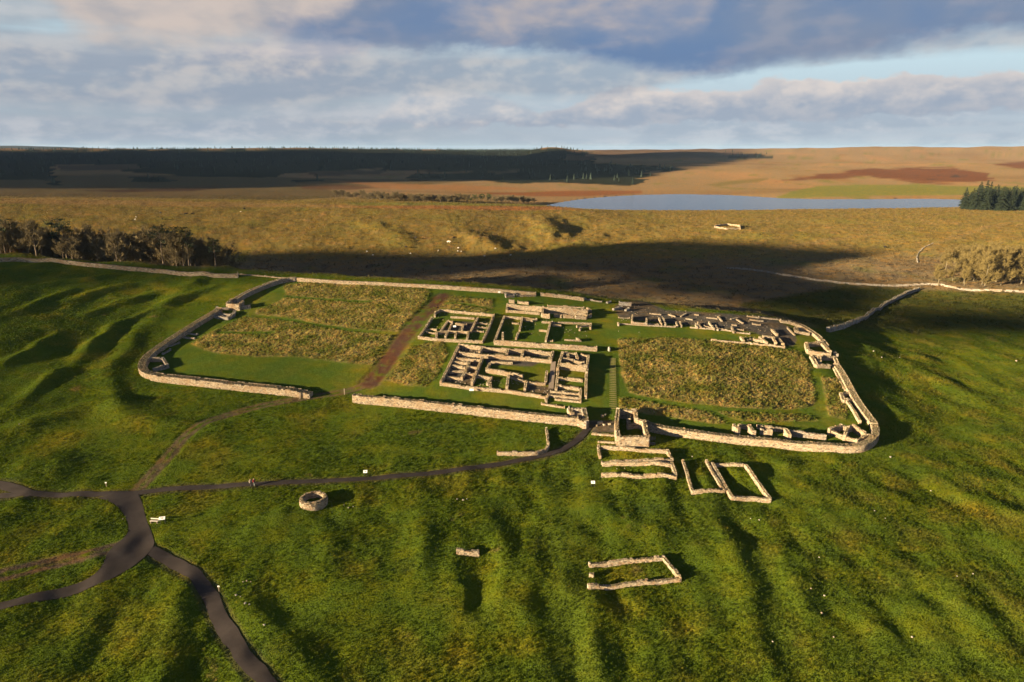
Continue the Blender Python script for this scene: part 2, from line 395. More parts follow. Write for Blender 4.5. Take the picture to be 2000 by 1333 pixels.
def H(x, y):
    x = np.asarray(x, float); y = np.asarray(y, float)
    shp = x.shape; x = x.ravel(); y = y.ravel()
    yc = np.interp(x, crag_pts[:, 0], crag_pts[:, 1])
    t = y - yc + 3.0 * gnoise(x / 17, y / 17, 5)
    wdt = np.interp(x, [-300, 90, 200], [42, 46, 90])
    w = smooth(3, 1, 0) if False else np.clip((t - 4) / wdt, 0, 1)
    w = w * w * (3 - 2 * w)
    h = np.zeros_like(x)
    a = w < 1
    if a.any(): h[a] += (1 - w[a]) * near_rbf(np.clip(x[a], -700, 700) / 100, np.clip(y[a], -200, 360) / 100)
    b = w > 0
    if b.any():
        yy = np.maximum(y[b], 120)
        h[b] += w[b] * far_rbf(np.clip(x[b] / yy, -3, 3) * 2.0, np.log(yy) * 1.6)
    # distant ridge
    h += 62 * np.exp(-(((x + 6700) / 1500) ** 2 + ((y - 9200) / 900) ** 2))
    h += 30 * np.exp(-(((x - 230) / 130) ** 2 + ((y - 3900) / 500) ** 2)) + 16 * np.exp(-(((x + 1350) / 700) ** 2 + ((y - 3900) / 600) ** 2))
    h += 26 * np.exp(-(((x - 5200) / 1400) ** 2 + ((y - 9500) / 900) ** 2))
    # broad swells
    sw = smooth(500, 1500, y)
    h += (1 - sw) * 0.35 * gnoise(x / 23, y / 23, 11)
    fg = 1 - smooth(125, 150, y - 0.12 * x)
    pat = smooth(-0.35, 0.35, gnoise(x / 33, y / 27, 19))
    h += fg * (0.26 + 0.34 * pat) * (gnoise(x / 7.0, y / 12.0, 16) + 0.4 * gnoise(x / 3.6, y / 5.0, 17)) + (1 - sw) * smooth(60, 130, np.abs(x - 5)) * 0.3 * gnoise(x / 9, y / 14, 18)
    vs = smooth(-10, 60, y - yc) * (1 - smooth(900, 1500, y))
    h += vs * (1.2 * gnoise(x / 60, y / 60, 12) + 0.5 * gnoise(x / 22, y / 22, 13))
    h += smooth(1200, 2200, y) * (9 * gnoise(x / 420, y / 500, 14) + 4.5 * gnoise(x / 150, y / 200, 15)) * (1 - 0.8 * smooth(5000, 9000, y))
    for P, hh, ww in BANKS:
        lo = P.min(0) - ww * 3; hi = P.max(0) + ww * 3
        m = (x > lo[0]) & (x < hi[0]) & (y > lo[1]) & (y < hi[1])
        if not m.any(): continue
        wx = gnoise(x[m] / 11, y[m] / 11, 301) * ww * 0.45; wy = gnoise(x[m] / 11, y[m] / 11, 302) * ww * 0.45
        d, tt, _ = seg_dist(x[m] + wx, y[m] + wy, P)
        taper = np.minimum(1, np.minimum(tt + 0.35, len(P) - 1 - tt + 0.35))
        h[m] += 0.68 * hh * np.exp(-(d / (ww * 0.78)) ** 2) * taper
    lo = LOUGH.min(0) - 150; hi = LOUGH.max(0) + 150
    m = (x > lo[0]) & (x < hi[0]) & (y > lo[1]) & (y < hi[1])
    if m.any():
        xm = x[m]; ym = y[m]
        d, _, _ = seg_dist(xm, ym, LOUGH, True)
        ins = in_poly(xm, ym, LOUGH)
        hm = h[m]
        shore = LOUGH_Z + 0.25 + 0.03 * d
        hm = np.where(ins, np.minimum(hm, LOUGH_Z - np.minimum(2.0, 0.15 + d * 0.05)), np.maximum(hm, np.minimum(shore, LOUGH_Z + 3)))
        k = np.exp(-(d / 45.0) ** 2)
        hm = np.where(ins, hm, hm * (1 - k) + np.maximum(shore, LOUGH_Z + 0.2) * k)
        h[m] = hm
    return h.reshape(shp)

def ground_at(px, py, dz=0.0):
    """world points where pixel rays meet the ground raised by dz"""
    px = np.atleast_1d(np.asarray(px, float)); py = np.atleast_1d(np.asarray(py, float))
    d = pix_dir(px, py)
    hor = np.hypot(d[:, 0], d[:, 1])
    ts = np.geomspace(45, 7000, 260)
    T = ts[None, :] / hor[:, None]
    X = d[:, 0:1] * T; Y = d[:, 1:2] * T; Z = CAM_Z + d[:, 2:3] * T
    below = Z < H(X, Y) + dz
    i = np.argmax(below, 1); i = np.where(below.any(1), np.maximum(i, 1), 259)
    r = np.arange(len(px)); lo = T[r, i - 1]; hi = T[r, i]
    for _ in range(18):
        mid = 0.5 * (lo + hi)
        bl = CAM_Z + d[:, 2] * mid < H(d[:, 0] * mid, d[:, 1] * mid) + dz
        hi = np.where(bl, mid, hi); lo = np.where(bl, lo, mid)
    return np.stack([d[:, 0] * hi, d[:, 1] * hi], -1)

def G2(pts, dz=0.0):
    q = np.array(pts, float)
    return ground_at(q[:, 0], q[:, 1], dz)

def resample(P, step):
    P = np.asarray(P, float)
    L = np.r_[0, np.cumsum(np.linalg.norm(np.diff(P, axis=0), axis=1))]
    n = max(2, int(round(L[-1] / step)) + 1)
    s = np.linspace(0, L[-1], n)
    return np.stack([np.interp(s, L, P[:, 0]), np.interp(s, L, P[:, 1])], -1), s

def smooth_line(P, it=2):
    P = np.asarray(P, float)
    for _ in range(it):
        Q = [P[0]]
        for a, b in zip(P[:-1], P[1:]): Q += [a * 0.75 + b * 0.25, a * 0.25 + b * 0.75]
        Q.append(P[-1]); P = np.array(Q)
    return P

# ------------------------------------------------------------------ object helpers
def new_mesh(name, V, faces=None, quads=None, tris=None, mat=None, smooth_=False):
    me = bpy.data.meshes.new(name)
    V = np.asarray(V, np.float32)
    if faces is not None:
        me.from_pydata([tuple(v) for v in V], [], faces)
    else:
        q = np.zeros((0, 4), int) if quads is None else np.asarray(quads, int).reshape(-1, 4)
        t = np.zeros((0, 3), int) if tris is None else np.asarray(tris, int).reshape(-1, 3)
        me.vertices.add(len(V)); me.vertices.foreach_set('co', V.ravel())
        nl = len(q) * 4 + len(t) * 3
        me.loops.add(nl); me.loops.foreach_set('vertex_index', np.r_[q.ravel(), t.ravel()].astype(np.int32))
        me.polygons.add(len(q) + len(t))
        ls = np.r_[np.arange(len(q)) * 4, len(q) * 4 + np.arange(len(t)) * 3].astype(np.int32)
        me.polygons.foreach_set('loop_start', ls)
        me.update(calc_edges=True)
        me.validate()
    if mat is not None: me.materials.append(mat)
    me.polygons.foreach_set('use_smooth', np.full(len(me.polygons), smooth_))
    return me

def set_color(me, cols, name='tint'):
    at = me.color_attributes.new(name, 'FLOAT_COLOR', 'POINT')
    c = np.ones((len(me.vertices), 4), np.float32); c[:, :3] = cols
    at.data.foreach_set('color', c.ravel())

def obj(name, me, parent=None, label=None, cat=None, group=None, kind=None):
    o = bpy.data.objects.new(name, me)
    COL.objects.link(o)
    if parent is not None: o.parent = parent
    if label: o['label'] = label
    if cat: o['category'] = cat
    if group: o['group'] = group
    if kind: o['kind'] = kind
    return o

def empty(name, loc, label, cat, group=None, rz=0.0):
    o = obj(name, None, None, label, cat, group)
    o.location = loc; o.rotation_euler = (0, 0, rz); o.empty_display_size = 0.5
    return o

def copy_tree(o, parent=None):
    c = o.copy(); COL.objects.link(c)
    if parent is not None: c.parent = parent
    for ch in list(o.children): copy_tree(ch, c)
    return c

BOXF = np.array([[0, 1, 2, 3], [7, 6, 5, 4], [0, 4, 5, 1], [1, 5, 6, 2], [2, 6, 7, 3], [3, 7, 4, 0]])[:, ::-1]
BOXV = np.array([[-1, -1, -1], [1, -1, -1], [1, 1, -1], [-1, 1, -1], [-1, -1, 1], [1, -1, 1], [1, 1, 1], [-1, 1, 1]], float)

def boxes(C, S, A, jit=0.0, tilt=0.0):
    """many boxes at once: centres, half sizes, yaw -> verts, quads"""
    C = np.asarray(C, float); S = np.asarray(S, float); A = np.asarray(A, float)
    n = len(C)
    V = BOXV[None] * S[:, None, :]
    if jit: V = V + rng.normal(0, jit, V.shape) * S[:, None, :]
    if tilt:
        a = rng.normal(0, tilt, n)[:, None]; b = rng.normal(0, tilt, n)[:, None]
        V = V.copy(); V[..., 2] = V[..., 2] + V[..., 0] * a + V[..., 1] * b
    c, s = np.cos(A)[:, None], np.sin(A)[:, None]
    X = V[..., 0] * c - V[..., 1] * s; Y = V[..., 0] * s + V[..., 1] * c
    W = np.stack([X, Y, V[..., 2]], -1) + C[:, None, :]
    F = BOXF[None] + (np.arange(n) * 8)[:, None, None]
    return W.reshape(-1, 3), F.reshape(-1, 4)

def box_mesh(name, dims_list, mat):
    """dims_list: (cx,cy,cz,sx,sy,sz[,yaw]) full sizes"""
    C = [d[:3] for d in dims_list]; S = [[d[3] / 2, d[4] / 2, d[5] / 2] for d in dims_list]
    A = [d[6] if len(d) > 6 else 0.0 for d in dims_list]
    V, F = boxes(C, S, A)
    return new_mesh(name, V, quads=F, mat=mat)

# ------------------------------------------------------------------ materials
def mat_new(name):
    m = bpy.data.materials.new(name); m.use_nodes = True
    nt = m.node_tree
    for nd in list(nt.nodes):
        if nd.type != 'OUTPUT_MATERIAL': nt.nodes.remove(nd)
    return m, G(nt), nt.nodes['Material Output']

def simple_mat(name, c, rough=0.8, var=0.25, scale=3.0, bump=0.0):
    m, g, out = mat_new(name)
    tc = g.n('ShaderNodeTexCoord')
    n = g.noise(tc.outputs['Object'], scale, 4.0)
    c0 = (c[0] * (1 - var), c[1] * (1 - var), c[2] * (1 - var), 1); c1 = (c[0] * (1 + var), c[1] * (1 + var), c[2] * (1 + var), 1)
    b = g.n('ShaderNodeBsdfPrincipled'); g.put(b.inputs['Base Color'], g.ramp(n, [(0.3, c0), (0.7, c1)]))
    b.inputs['Roughness'].default_value = rough; b.inputs['Specular IOR Level'].default_value = 0.25
    if bump:
        bp = g.n('ShaderNodeBump'); bp.inputs['Strength'].default_value = bump; bp.inputs['Distance'].default_value = 0.05
        g.put(bp.inputs['Height'], n); g.put(b.inputs['Normal'], bp.outputs[0])
    g.nt.links.new(b.outputs[0], out.inputs[0])
    return m

def ground_material():
    m, g, out = mat_new('ground_turf')
    at = g.n('ShaderNodeAttribute', attribute_name='tint')
    geo = g.n('ShaderNodeNewGeometry'); P = geo.outputs['Position']
    n1 = g.noise(P, 0.9, 6.0, 0.65); n2 = g.noise(P, 0.16, 5.0, 0.6); n3 = g.noise(P, 3.5, 4.0, 0.6)
    v = g.m('MULTIPLY', g.m('ADD', 0.6, g.m('MULTIPLY', n1, 0.8)), g.m('ADD', 0.75, g.m('MULTIPLY', n3, 0.5)))
    c = g.mix(1.0, at.outputs['Color'], g.xyz(v, v, v), 'MULTIPLY')
    warm = g.mix(1.0, c, (1.35, 1.08, 0.75, 1), 'MULTIPLY')
    c = g.mix(g.ss(n2, 0.42, 0.66), c, warm)
    b = g.n('ShaderNodeBsdfDiffuse'); g.put(b.inputs[0], c); b.inputs['Roughness'].default_value = 0.6
    # standing blades: normals lean every way, by an amount stored per zone
    nz = g.n('ShaderNodeTexNoise'); g.put(nz.inputs['Vector'], P); nz.inputs['Scale'].default_value = 6.5; nz.inputs['Detail'].default_value = 2.0
    off = g.n('ShaderNodeVectorMath', operation='SUBTRACT'); g.put(off.inputs[0], nz.outputs['Color']); off.inputs[1].default_value = (0.5, 0.5, 0.5)
    amt = g.n('ShaderNodeAttribute', attribute_name='canopy')
    sc_ = g.n('ShaderNodeVectorMath', operation='SCALE'); g.put(sc_.inputs[0], off.outputs[0]); g.put(sc_.inputs['Scale'], g.m('MULTIPLY', amt.outputs['Fac'], 6.0))
    ad = g.n('ShaderNodeVectorMath', operation='ADD'); g.put(ad.inputs[0], sc_.outputs[0]); g.put(ad.inputs[1], geo.outputs['Normal'])
    nm = g.n('ShaderNodeVectorMath', operation='NORMALIZE'); g.put(nm.inputs[0], ad.outputs[0])
    g.put(b.inputs['Normal'], nm.outputs[0])
    g.nt.links.new(b.outputs[0], out.inputs[0])
    return m

def stone_material():
    m, g, out = mat_new('weathered_sandstone')
    at = g.n('ShaderNodeAttribute', attribute_name='tint')
    geo = g.n('ShaderNodeNewGeometry'); P = geo.outputs['Position']
    n1 = g.noise(P, 2.2, 6.0, 0.65); n2 = g.noise(P, 0.35, 4.0, 0.55); n3 = g.noise(P, 9.0, 3.0, 0.6)
    v = g.m('ADD', 0.62, g.m('MULTIPLY', n1, 0.76))
    c = g.mix(1.0, at.outputs['Color'], g.xyz(v, v, v), 'MULTIPLY')
    # lichen and damp with shapes of their own
    c = g.mix(g.m('MULTIPLY', g.ss(n2, 0.50, 0.64), 0.55), c, (0.30, 0.20, 0.11, 1))
    c = g.mix(g.m('MULTIPLY', g.ss(n3, 0.60, 0.70), 0.4), c, (0.44, 0.40, 0.33, 1))
    up = g.sep(geo.outputs['Normal'])[2]
    moss = g.m('MULTIPLY', g.ss(up, 0.6, 0.95), g.ss(n1, 0.40, 0.56))
    c = g.mix(g.m('MULTIPLY', moss, 0.7), c, (0.10, 0.10, 0.04, 1))
    b = g.n('ShaderNodeBsdfDiffuse'); g.put(b.inputs[0], c); b.inputs['Roughness'].default_value = 0.8
    bp = g.n('ShaderNodeBump'); bp.inputs['Strength'].default_value = 0.6; bp.inputs['Distance'].default_value = 0.06
    g.put(bp.inputs['Height'], n3); g.put(b.inputs['Normal'], bp.outputs[0])
    g.nt.links.new(b.outputs[0], out.inputs[0])
    return m

def tuft_material(name='grass_blades', trans=0.45):
    m, g, out = mat_new(name)
    at = g.n('ShaderNodeAttribute', attribute_name='tint', attribute_type='INSTANCER')
    d = g.n('ShaderNodeBsdfDiffuse'); g.put(d.inputs[0], at.outputs['Color'])
    t = g.n('ShaderNodeBsdfTranslucent'); g.put(t.inputs[0], at.outputs['Color'])
    mx = g.n('ShaderNodeMixShader'); mx.inputs[0].default_value = trans
    g.nt.links.new(d.outputs[0], mx.inputs[1]); g.nt.links.new(t.outputs[0], mx.inputs[2])
    g.nt.links.new(mx.outputs[0], out.inputs[0])
    return m

def path_material(name, c, stones=0.3):
    m, g, out = mat_new(name)
    geo = g.n('ShaderNodeNewGeometry'); P = geo.outputs['Position']
    n1 = g.noise(P, 0.7, 5.0, 0.6); n2 = g.noise(P, 6.0, 3.0, 0.6)
    n4 = g.noise(P, 0.22, 4.0, 0.6)
    v = g.m('MULTIPLY', g.m('ADD', 0.5, n4), g.m('ADD', 0.5, g.m('ADD', g.m('MULTIPLY', n1, 0.75), g.m('MULTIPLY', n2, stones))))
    col = g.mix(1.0, (c[0], c[1], c[2], 1), g.xyz(v, v, v), 'MULTIPLY')
    b = g.n('ShaderNodeBsdfPrincipled'); g.put(b.inputs['Base Color'], col)
    b.inputs['Roughness'].default_value = 0.95; b.inputs['Specular IOR Level'].default_value = 0.08
    bp = g.n('ShaderNodeBump'); bp.inputs['Strength'].default_value = 0.5; bp.inputs['Distance'].default_value = 0.03
    g.put(bp.inputs['Height'], n2); g.put(b.inputs['Normal'], bp.outputs[0])
    g.nt.links.new(b.outputs[0], out.inputs[0])
    return m

def water_material():
    m, g, out = mat_new('lough_water')
    geo = g.n('ShaderNodeNewGeometry'); P = geo.outputs['Position']
    s = g.sep(P)
    n1 = g.noise(g.xyz(g.m('MULTIPLY', s[0], 0.4), s[1], s[2]), 2.3, 4.0, 0.6)
    b = g.n('ShaderNodeBsdfPrincipled'); b.inputs['Base Color'].default_value = (0.02, 0.035, 0.06, 1)
    b.inputs['Roughness'].default_value = 0.12; b.inputs['IOR'].default_value = 1.33
    bp = g.n('ShaderNodeBump'); bp.inputs['Strength'].default_value = 0.5; bp.inputs['Distance'].default_value = 0.08
    g.put(bp.inputs['Height'], n1); g.put(b.inputs['Normal'], bp.outputs[0])
    g.nt.links.new(b.outputs[0], out.inputs[0])
    return m

M_GROUND = ground_material(); M_STONE = stone_material(); M_TUFT = tuft_material(); M_WATER = water_material()
M_TAR = path_material('worn_tarmac', (0.034, 0.028, 0.025), 0.45)
M_DIRT = path_material('brown_dirt', (0.13, 0.088, 0.060), 0.5)
M_MUD = path_material('red_brown_mud', (0.085, 0.045, 0.034), 0.6)
M_PAVE = path_material('grey_flagging', (0.10, 0.092, 0.10), 0.7)
M_WOOD = simple_mat('weathered_oak', (0.20, 0.16, 0.12), 0.8, 0.3, 4.0, 0.3)
M_WHITE = simple_mat('white_sign_panel', (0.78, 0.77, 0.74), 0.5, 0.05)
M_DARKM = simple_mat('dark_post_metal', (0.05, 0.05, 0.05), 0.5, 0.1)
M_BARK = simple_mat('grey_brown_bark', (0.15, 0.115, 0.08), 0.9, 0.35, 2.0, 0.4)
M_BARKP = simple_mat('pale_bark', (0.16, 0.135, 0.085), 0.9, 0.35, 2.0, 0.4)
M_TWIG = simple_mat('brown_twigs', (0.150, 0.118, 0.058), 0.9, 0.35, 1.0)
M_TWIGP = simple_mat('ochre_twigs', (0.17, 0.13, 0.045), 0.9, 0.3, 1.0)
M_NEEDLE = simple_mat('dark_green_needles', (0.030, 0.045, 0.016), 0.8, 0.5, 0.8)
M_SPRUCE = simple_mat('spruce_needles', (0.020, 0.030, 0.014), 0.9, 0.5, 0.5)
M_OCHRE = simple_mat('orange_leaves', (0.17, 0.085, 0.03), 0.8, 0.4, 1.0)

# ------------------------------------------------------------------ layout of the paths (pixel rays met with the ground)
def strip_line(pts, it=2): return smooth_line(G2(pts), it)
PATHS = {}   # name -> (centre line, half widths)
PATHS['footpath'] = (strip_line([(-140, 975), (0, 969), (120, 967), (240, 966), (330, 955), (480, 946.5), (600, 940.5), (720, 936), (830, 927), (930, 914), (1030, 896), (1088, 884), (1124, 864), (1141, 846), (1150, 834)]), 0.82)
PATHS['footpath_down'] = (strip_line([(288, 1074), (335, 1096), (385, 1126), (410, 1165), (432, 1212), (462, 1262), (492, 1302), (535, 1350), (590, 1420)]), 1.15)
PATHS['footpath_side'] = (strip_line([(-120, 925), (0, 946), (30, 956), (62, 966)]), 1.0)
PATHS['farm_track'] = (strip_line([(262, 964), (300, 922), (338, 880), (362, 848), (425, 815), (500, 794), (560, 783), (620, 773), (690, 762), (728, 745)]), 1.25)
PATHS['mud_track'] = (strip_line([(722, 748), (745, 722), (765, 694), (795, 655), (828, 614), (850, 592), (872, 574)]), 2.3)
PATHS['brown_track'] = (strip_line([(-150, 1150), (0, 1124), (110, 1097), (175, 1082), (235, 1066)]), 1.7)
road_out = [(268, 962), (279, 985), (284, 1012), (298, 1046), (303, 1064), (292, 1080), (270, 1100), (248, 1115), (199, 1141), (106, 1172), (0, 1193), (-160, 1220)]
road_in = [(190, 973), (222, 983), (241, 1002), (253, 1027), (248, 1048), (222, 1066), (208, 1084), (203, 1101), (188, 1123), (142, 1145), (0, 1179), (-160, 1203)]
RO, _ = resample(smooth_line(G2(road_out)), 0.5); RI, _ = resample(smooth_line(G2(road_in)), 0.5)
ROAD_POLY = np.r_[RO, RI[::-1]]

# ------------------------------------------------------------------ ground sheet
def build_ground():
    rows_px = np.linspace(1440, 303, 690)
    ang = PITCH + np.arctan((rows_px - 666.5) / FPX)
    ys = 68.0 / np.tan(ang)
    ys = np.r_[np.linspace(-90, ys[0] - 2.5, 26), ys, ys[-1] * np.geomspace(1.03, 32000 / ys[-1], 40)]
    so = 1 + np.geomspace(0.01, 5.0, 30)
    ss_ = np.r_[-so[::-1], np.linspace(-1, 1, 1040), so]
    hw = 0.80 * (np.maximum(ys, 0) * 0.9625 + 18) + 25
    X = ss_[None, :] * hw[:, None]; Y = np.repeat(ys[:, None], len(ss_), 1)
    Hb = H(X, Y)
    return X, Y, Hb
GX, GY, GH = build_ground()
NR, NC = GX.shape
PX, PY = project(GX, GY, GH)
front = GY > 20

def pm(poly, soft=3.0, wob=4.0, seed=0, ws=9.0):
    """soft mask of an area outlined in the photograph, carried onto the ground"""
    P = np.array(poly, float)
    pad = soft + wob * 2 + 2
    lo = P.min(0) - pad; hi = P.max(0) + pad
    out = np.zeros(GX.shape)
    m = front & (PX > lo[0]) & (PX < hi[0]) & (PY > lo[1]) & (PY < hi[1])
    if not m.any(): return out
    x = PX[m]; y = PY[m]
    if wob:
        x = x + (wob if ws < 20 else wob * 4) * fbm(GX[m] / ws, GY[m] / ws, 4, 90 + seed); y = y + 0.6 * wob * fbm(GX[m] / ws, GY[m] / ws, 4, 190 + seed)
    d, _, _ = seg_dist(x, y, P, True)
    sd = np.where(in_poly(x, y, P), d, -d)
    out[m] = smooth(-soft, soft, sd)
    return out

def lm(line, half, soft):
    P = np.asarray(line); lo = P.min(0) - half - soft * 2; hi = P.max(0) + half + soft * 2
    out = np.zeros(GX.shape)
    m = (GX > lo[0]) & (GX < hi[0]) & (GY > lo[1]) & (GY < hi[1])
    if m.any():
        d, _, _ = seg_dist(GX[m], GY[m], P)
        out[m] = 1 - smooth(half, half + soft, d + 0.25 * soft * gnoise(GX[m] * 0.9, GY[m] * 0.9, 3))
    return out

def lerp(a, b, t): return a * (1 - t[..., None]) + np.asarray(b)[None, None, :] * t[..., None]

yc_g = np.interp(GX, crag_pts[:, 0], crag_pts[:, 1])
behind = smooth(0, 14, GY - yc_g + 3 * gnoise(GX / 9, GY / 9, 44))
nL = fbm(GX / 26, GY / 26, 4, 21); nM = fbm(GX / 6.5, GY / 6.5, 4, 22); nS = fbm(GX / 1.8, GY / 1.8, 3, 23)
# near pasture
tint = np.zeros(GX.shape + (3,)) + np.array((0.058, 0.087, 0.008))
tint = lerp(tint, (0.130, 0.130, 0.013), smooth(-0.05, 0.55, nL * 0.8 + nM * 0.6))
tint = lerp(tint, (0.036, 0.058, 0.011), smooth(0.10, 0.6, -nL * 0.6 - nM * 0.8) * 0.8)
tint = lerp(tint, (0.15, 0.105, 0.045), smooth(0.46, 0.70, nM + 0.35 * nS - 0.25 * nL) * 0.6)     # bleached tussocks
rightside = smooth(0, 110, GX) * (1 - behind)
tint = lerp(tint, (0.135, 0.122, 0.024), rightside * smooth(-0.25, 0.5, nM) * 0.45)
canopy = np.full(GX.shape, 0.68)
turf = smooth(-0.05, 0.30, fbm(GX / 24, GY / 17, 3, 25) + 0.15 * nM)      # close-grazed lawn between the tussocks
amp = np.full(GX.shape, 0.095) * (1 - 0.75 * turf)
tint = lerp(tint, (0.064, 0.096, 0.009), turf * 0.65)

FORT = [(280, 725), (282, 690), (350, 650), (425, 603), (500, 562), (572, 545), (700, 551), (844, 556), (1050, 572), (1175, 590), (1320, 606), (1500, 624), (1565, 636), (1605, 660), (1640, 720), (1680, 790), (1712, 840), (1690, 872), (1600, 868), (1450, 856), (1280, 832), (1130, 822), (950, 800), (700, 772), (600, 760), (400, 742)]
mown = pm(FORT, 3, 0)
tint = lerp(tint, (0.052, 0.084, 0.011), mown); tint = lerp(tint, (0.100, 0.104, 0.014), mown * smooth(-0.1, 0.6, nL + 0.4 * nM))
amp = amp * (1 - mown) + 0.03 * mown; canopy = canopy * (1 - mown) + 0.28 * mown
ROUGH = [
    [(552, 557), (620, 552), (700, 555), (800, 561), (838, 568), (834, 590), (800, 620), (776, 648), (700, 644), (630, 634), (560, 622), (500, 614), (500, 606), (545, 590), (560, 575)],
    [(427, 642), (480, 619), (530, 620), (620, 636), (700, 650), (768, 655), (748, 690), (727, 712), (650, 706), (560, 696), (500, 697), (440, 692), (400, 684), (374, 672), (400, 656)],
    [(752, 742), (800, 680), (862, 664), (874, 690), (852, 735), (832, 756), (790, 752)],
    [(838, 606), (872, 578), (960, 586), (962, 606), (940, 612), (862, 601)],
    [(1207, 664), (1300, 660), (1450, 670), (1560, 687), (1590, 722), (1602, 785), (1588, 802), (1500, 804), (1330, 790), (1232, 770), (1214, 735)],
    [(1208, 778), (1240, 776), (1330, 798), (1392, 806), (1432, 828), (1380, 826), (1290, 812), (1210, 800)],
    [(1392, 803), (1500, 808), (1580, 812), (1595, 822), (1490, 824), (1440, 820)],
    [(1605, 738), (1640, 742), (1655, 790), (1650, 820), (1618, 812), (1606, 770)],
]
rough = np.zeros(GX.shape)
for i_, p_ in enumerate(ROUGH): rough = np.maximum(rough, pm(p_, 3, 4, i_))
trail = np.zeros(GX.shape)
for t_ in ([(1215, 770), (1330, 793), (1480, 806), (1590, 803), (1606, 785), (1590, 725)], [(1380, 798), (1430, 826)], [(480, 616), (560, 624), (640, 640), (770, 653)], [(560, 580), (640, 586), (720, 590)], [(430, 650), (530, 650)], [(830, 596), (900, 592), (960, 605)]):
    trail = np.maximum(trail, lm(strip_line(t_), 0.9, 0.9))
rough *= (1 - trail)
tint = lerp(tint, (0.130, 0.118, 0.032), rough)
tint = lerp(tint, (0.250, 0.190, 0.076), rough * smooth(-0.25, 0.45, nM + 0.5 * nS))
tint = lerp(tint, (0.085, 0.095, 0.020), rough * smooth(0.1, 0.5, -nM + 0.3 * nL))
amp = amp * (1 - rough) + 0.30 * rough; canopy = canopy * (1 - rough) + 0.95 * rough
# mown trails outside the fort
for t_, h_ in (([(2060, 690), (1965, 735), (1890, 785), (1800, 826), (1740, 842), (1690, 900)], 2.2), ([(1080, 890), (1110, 960), (1105, 1060), (1130, 1160), (1120, 1333)], 3.0), ([(1420, 985), (1462, 1060), (1500, 1180), (1560, 1333)], 1.3), ([(1150, 850), (1170, 900), (1168, 960)], 2.0), ([(1330, 975), (1440, 990), (1560, 985), (1660, 950), (1720, 900)], 1.6), ([(0, 838), (140, 815), (320, 795)], 2.5)):
    mk = lm(strip_line(t_), h_, 1.6)
    tint = lerp(tint, (0.066, 0.094, 0.010), mk * 0.8); amp = amp * (1 - 0.8 * mk)
# flagged and gravelled ground among the north-east barracks and buildings
pave = np.zeros(GX.shape)
for p_ in ([(1200, 598), (1232, 588), (1262, 590), (1300, 606), (1400, 612), (1500, 619), (1545, 640), (1556, 664), (1550, 676), (1536, 676), (1500, 664), (1475, 650), (1440, 645), (1300, 632), (1208, 622)],
           [(892, 676), (942, 680), (940, 700), (925, 754), (865, 745)], [(945, 681), (1078, 690), (1076, 700), (945, 690)], [(1100, 690), (1146, 696), (1146, 710), (1098, 706)],
           [(860, 648), (905, 628), (930, 630), (918, 650), (905, 646)], [(1030, 752), (1072, 756), (1132, 766), (1134, 774), (1070, 772), (1030, 764)], [(1150, 822), (1204, 822), (1206, 846), (1156, 846)], [(946, 700), (1060, 706), (1040, 716), (950, 712)]):
    pave = np.maximum(pave, pm(p_, 2.0, 2.0, 40))
tint = lerp(tint, (0.058, 0.052, 0.050), pave * 0.92); tint = lerp(tint, (0.12, 0.10, 0.085), pave * smooth(0.0, 0.5, nS) * 0.6)
amp = amp * (1 - pave) + 0.05 * pave; canopy = canopy * (1 - pave) + 0.25 * pave
# muddy ground beside the track inside the fort
mud = lm(PATHS['mud_track'][0], 1.8, 2.4) * smooth(-0.5, 0.3, nM + 0.5 * nS)
tint = lerp(tint, (0.085, 0.048, 0.034), mud * 0.9)
# valley north of the crag, and the slopes beyond
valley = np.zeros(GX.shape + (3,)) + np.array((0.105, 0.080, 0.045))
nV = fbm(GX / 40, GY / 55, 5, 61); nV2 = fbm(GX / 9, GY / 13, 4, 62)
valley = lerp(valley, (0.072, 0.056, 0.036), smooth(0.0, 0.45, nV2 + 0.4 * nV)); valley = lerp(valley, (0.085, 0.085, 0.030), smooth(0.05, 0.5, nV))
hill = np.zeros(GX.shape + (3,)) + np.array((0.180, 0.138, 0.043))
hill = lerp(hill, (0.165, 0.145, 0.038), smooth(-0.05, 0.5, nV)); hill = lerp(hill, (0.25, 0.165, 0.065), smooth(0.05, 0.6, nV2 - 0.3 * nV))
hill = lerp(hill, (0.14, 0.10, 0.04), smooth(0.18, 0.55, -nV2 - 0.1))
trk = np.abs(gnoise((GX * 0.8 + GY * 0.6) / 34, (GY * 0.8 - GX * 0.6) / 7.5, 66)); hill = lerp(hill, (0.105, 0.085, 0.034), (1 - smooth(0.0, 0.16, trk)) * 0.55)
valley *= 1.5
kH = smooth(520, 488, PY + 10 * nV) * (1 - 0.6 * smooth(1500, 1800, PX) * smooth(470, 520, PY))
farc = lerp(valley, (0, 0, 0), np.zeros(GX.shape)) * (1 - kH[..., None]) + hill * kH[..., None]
gz_ = pm([(1440, 596), (1560, 575), (1640, 562), (1700, 560), (1790, 566), (2060, 576), (2060, 668), (1700, 664), (1600, 640)], 5, 6, 3)
farc = lerp(farc, (0.060, 0.068, 0.016), gz_); farc = lerp(farc, (0.10, 0.085, 0.03), gz_ * smooth(0.0, 0.5, nV2) * 0.7)
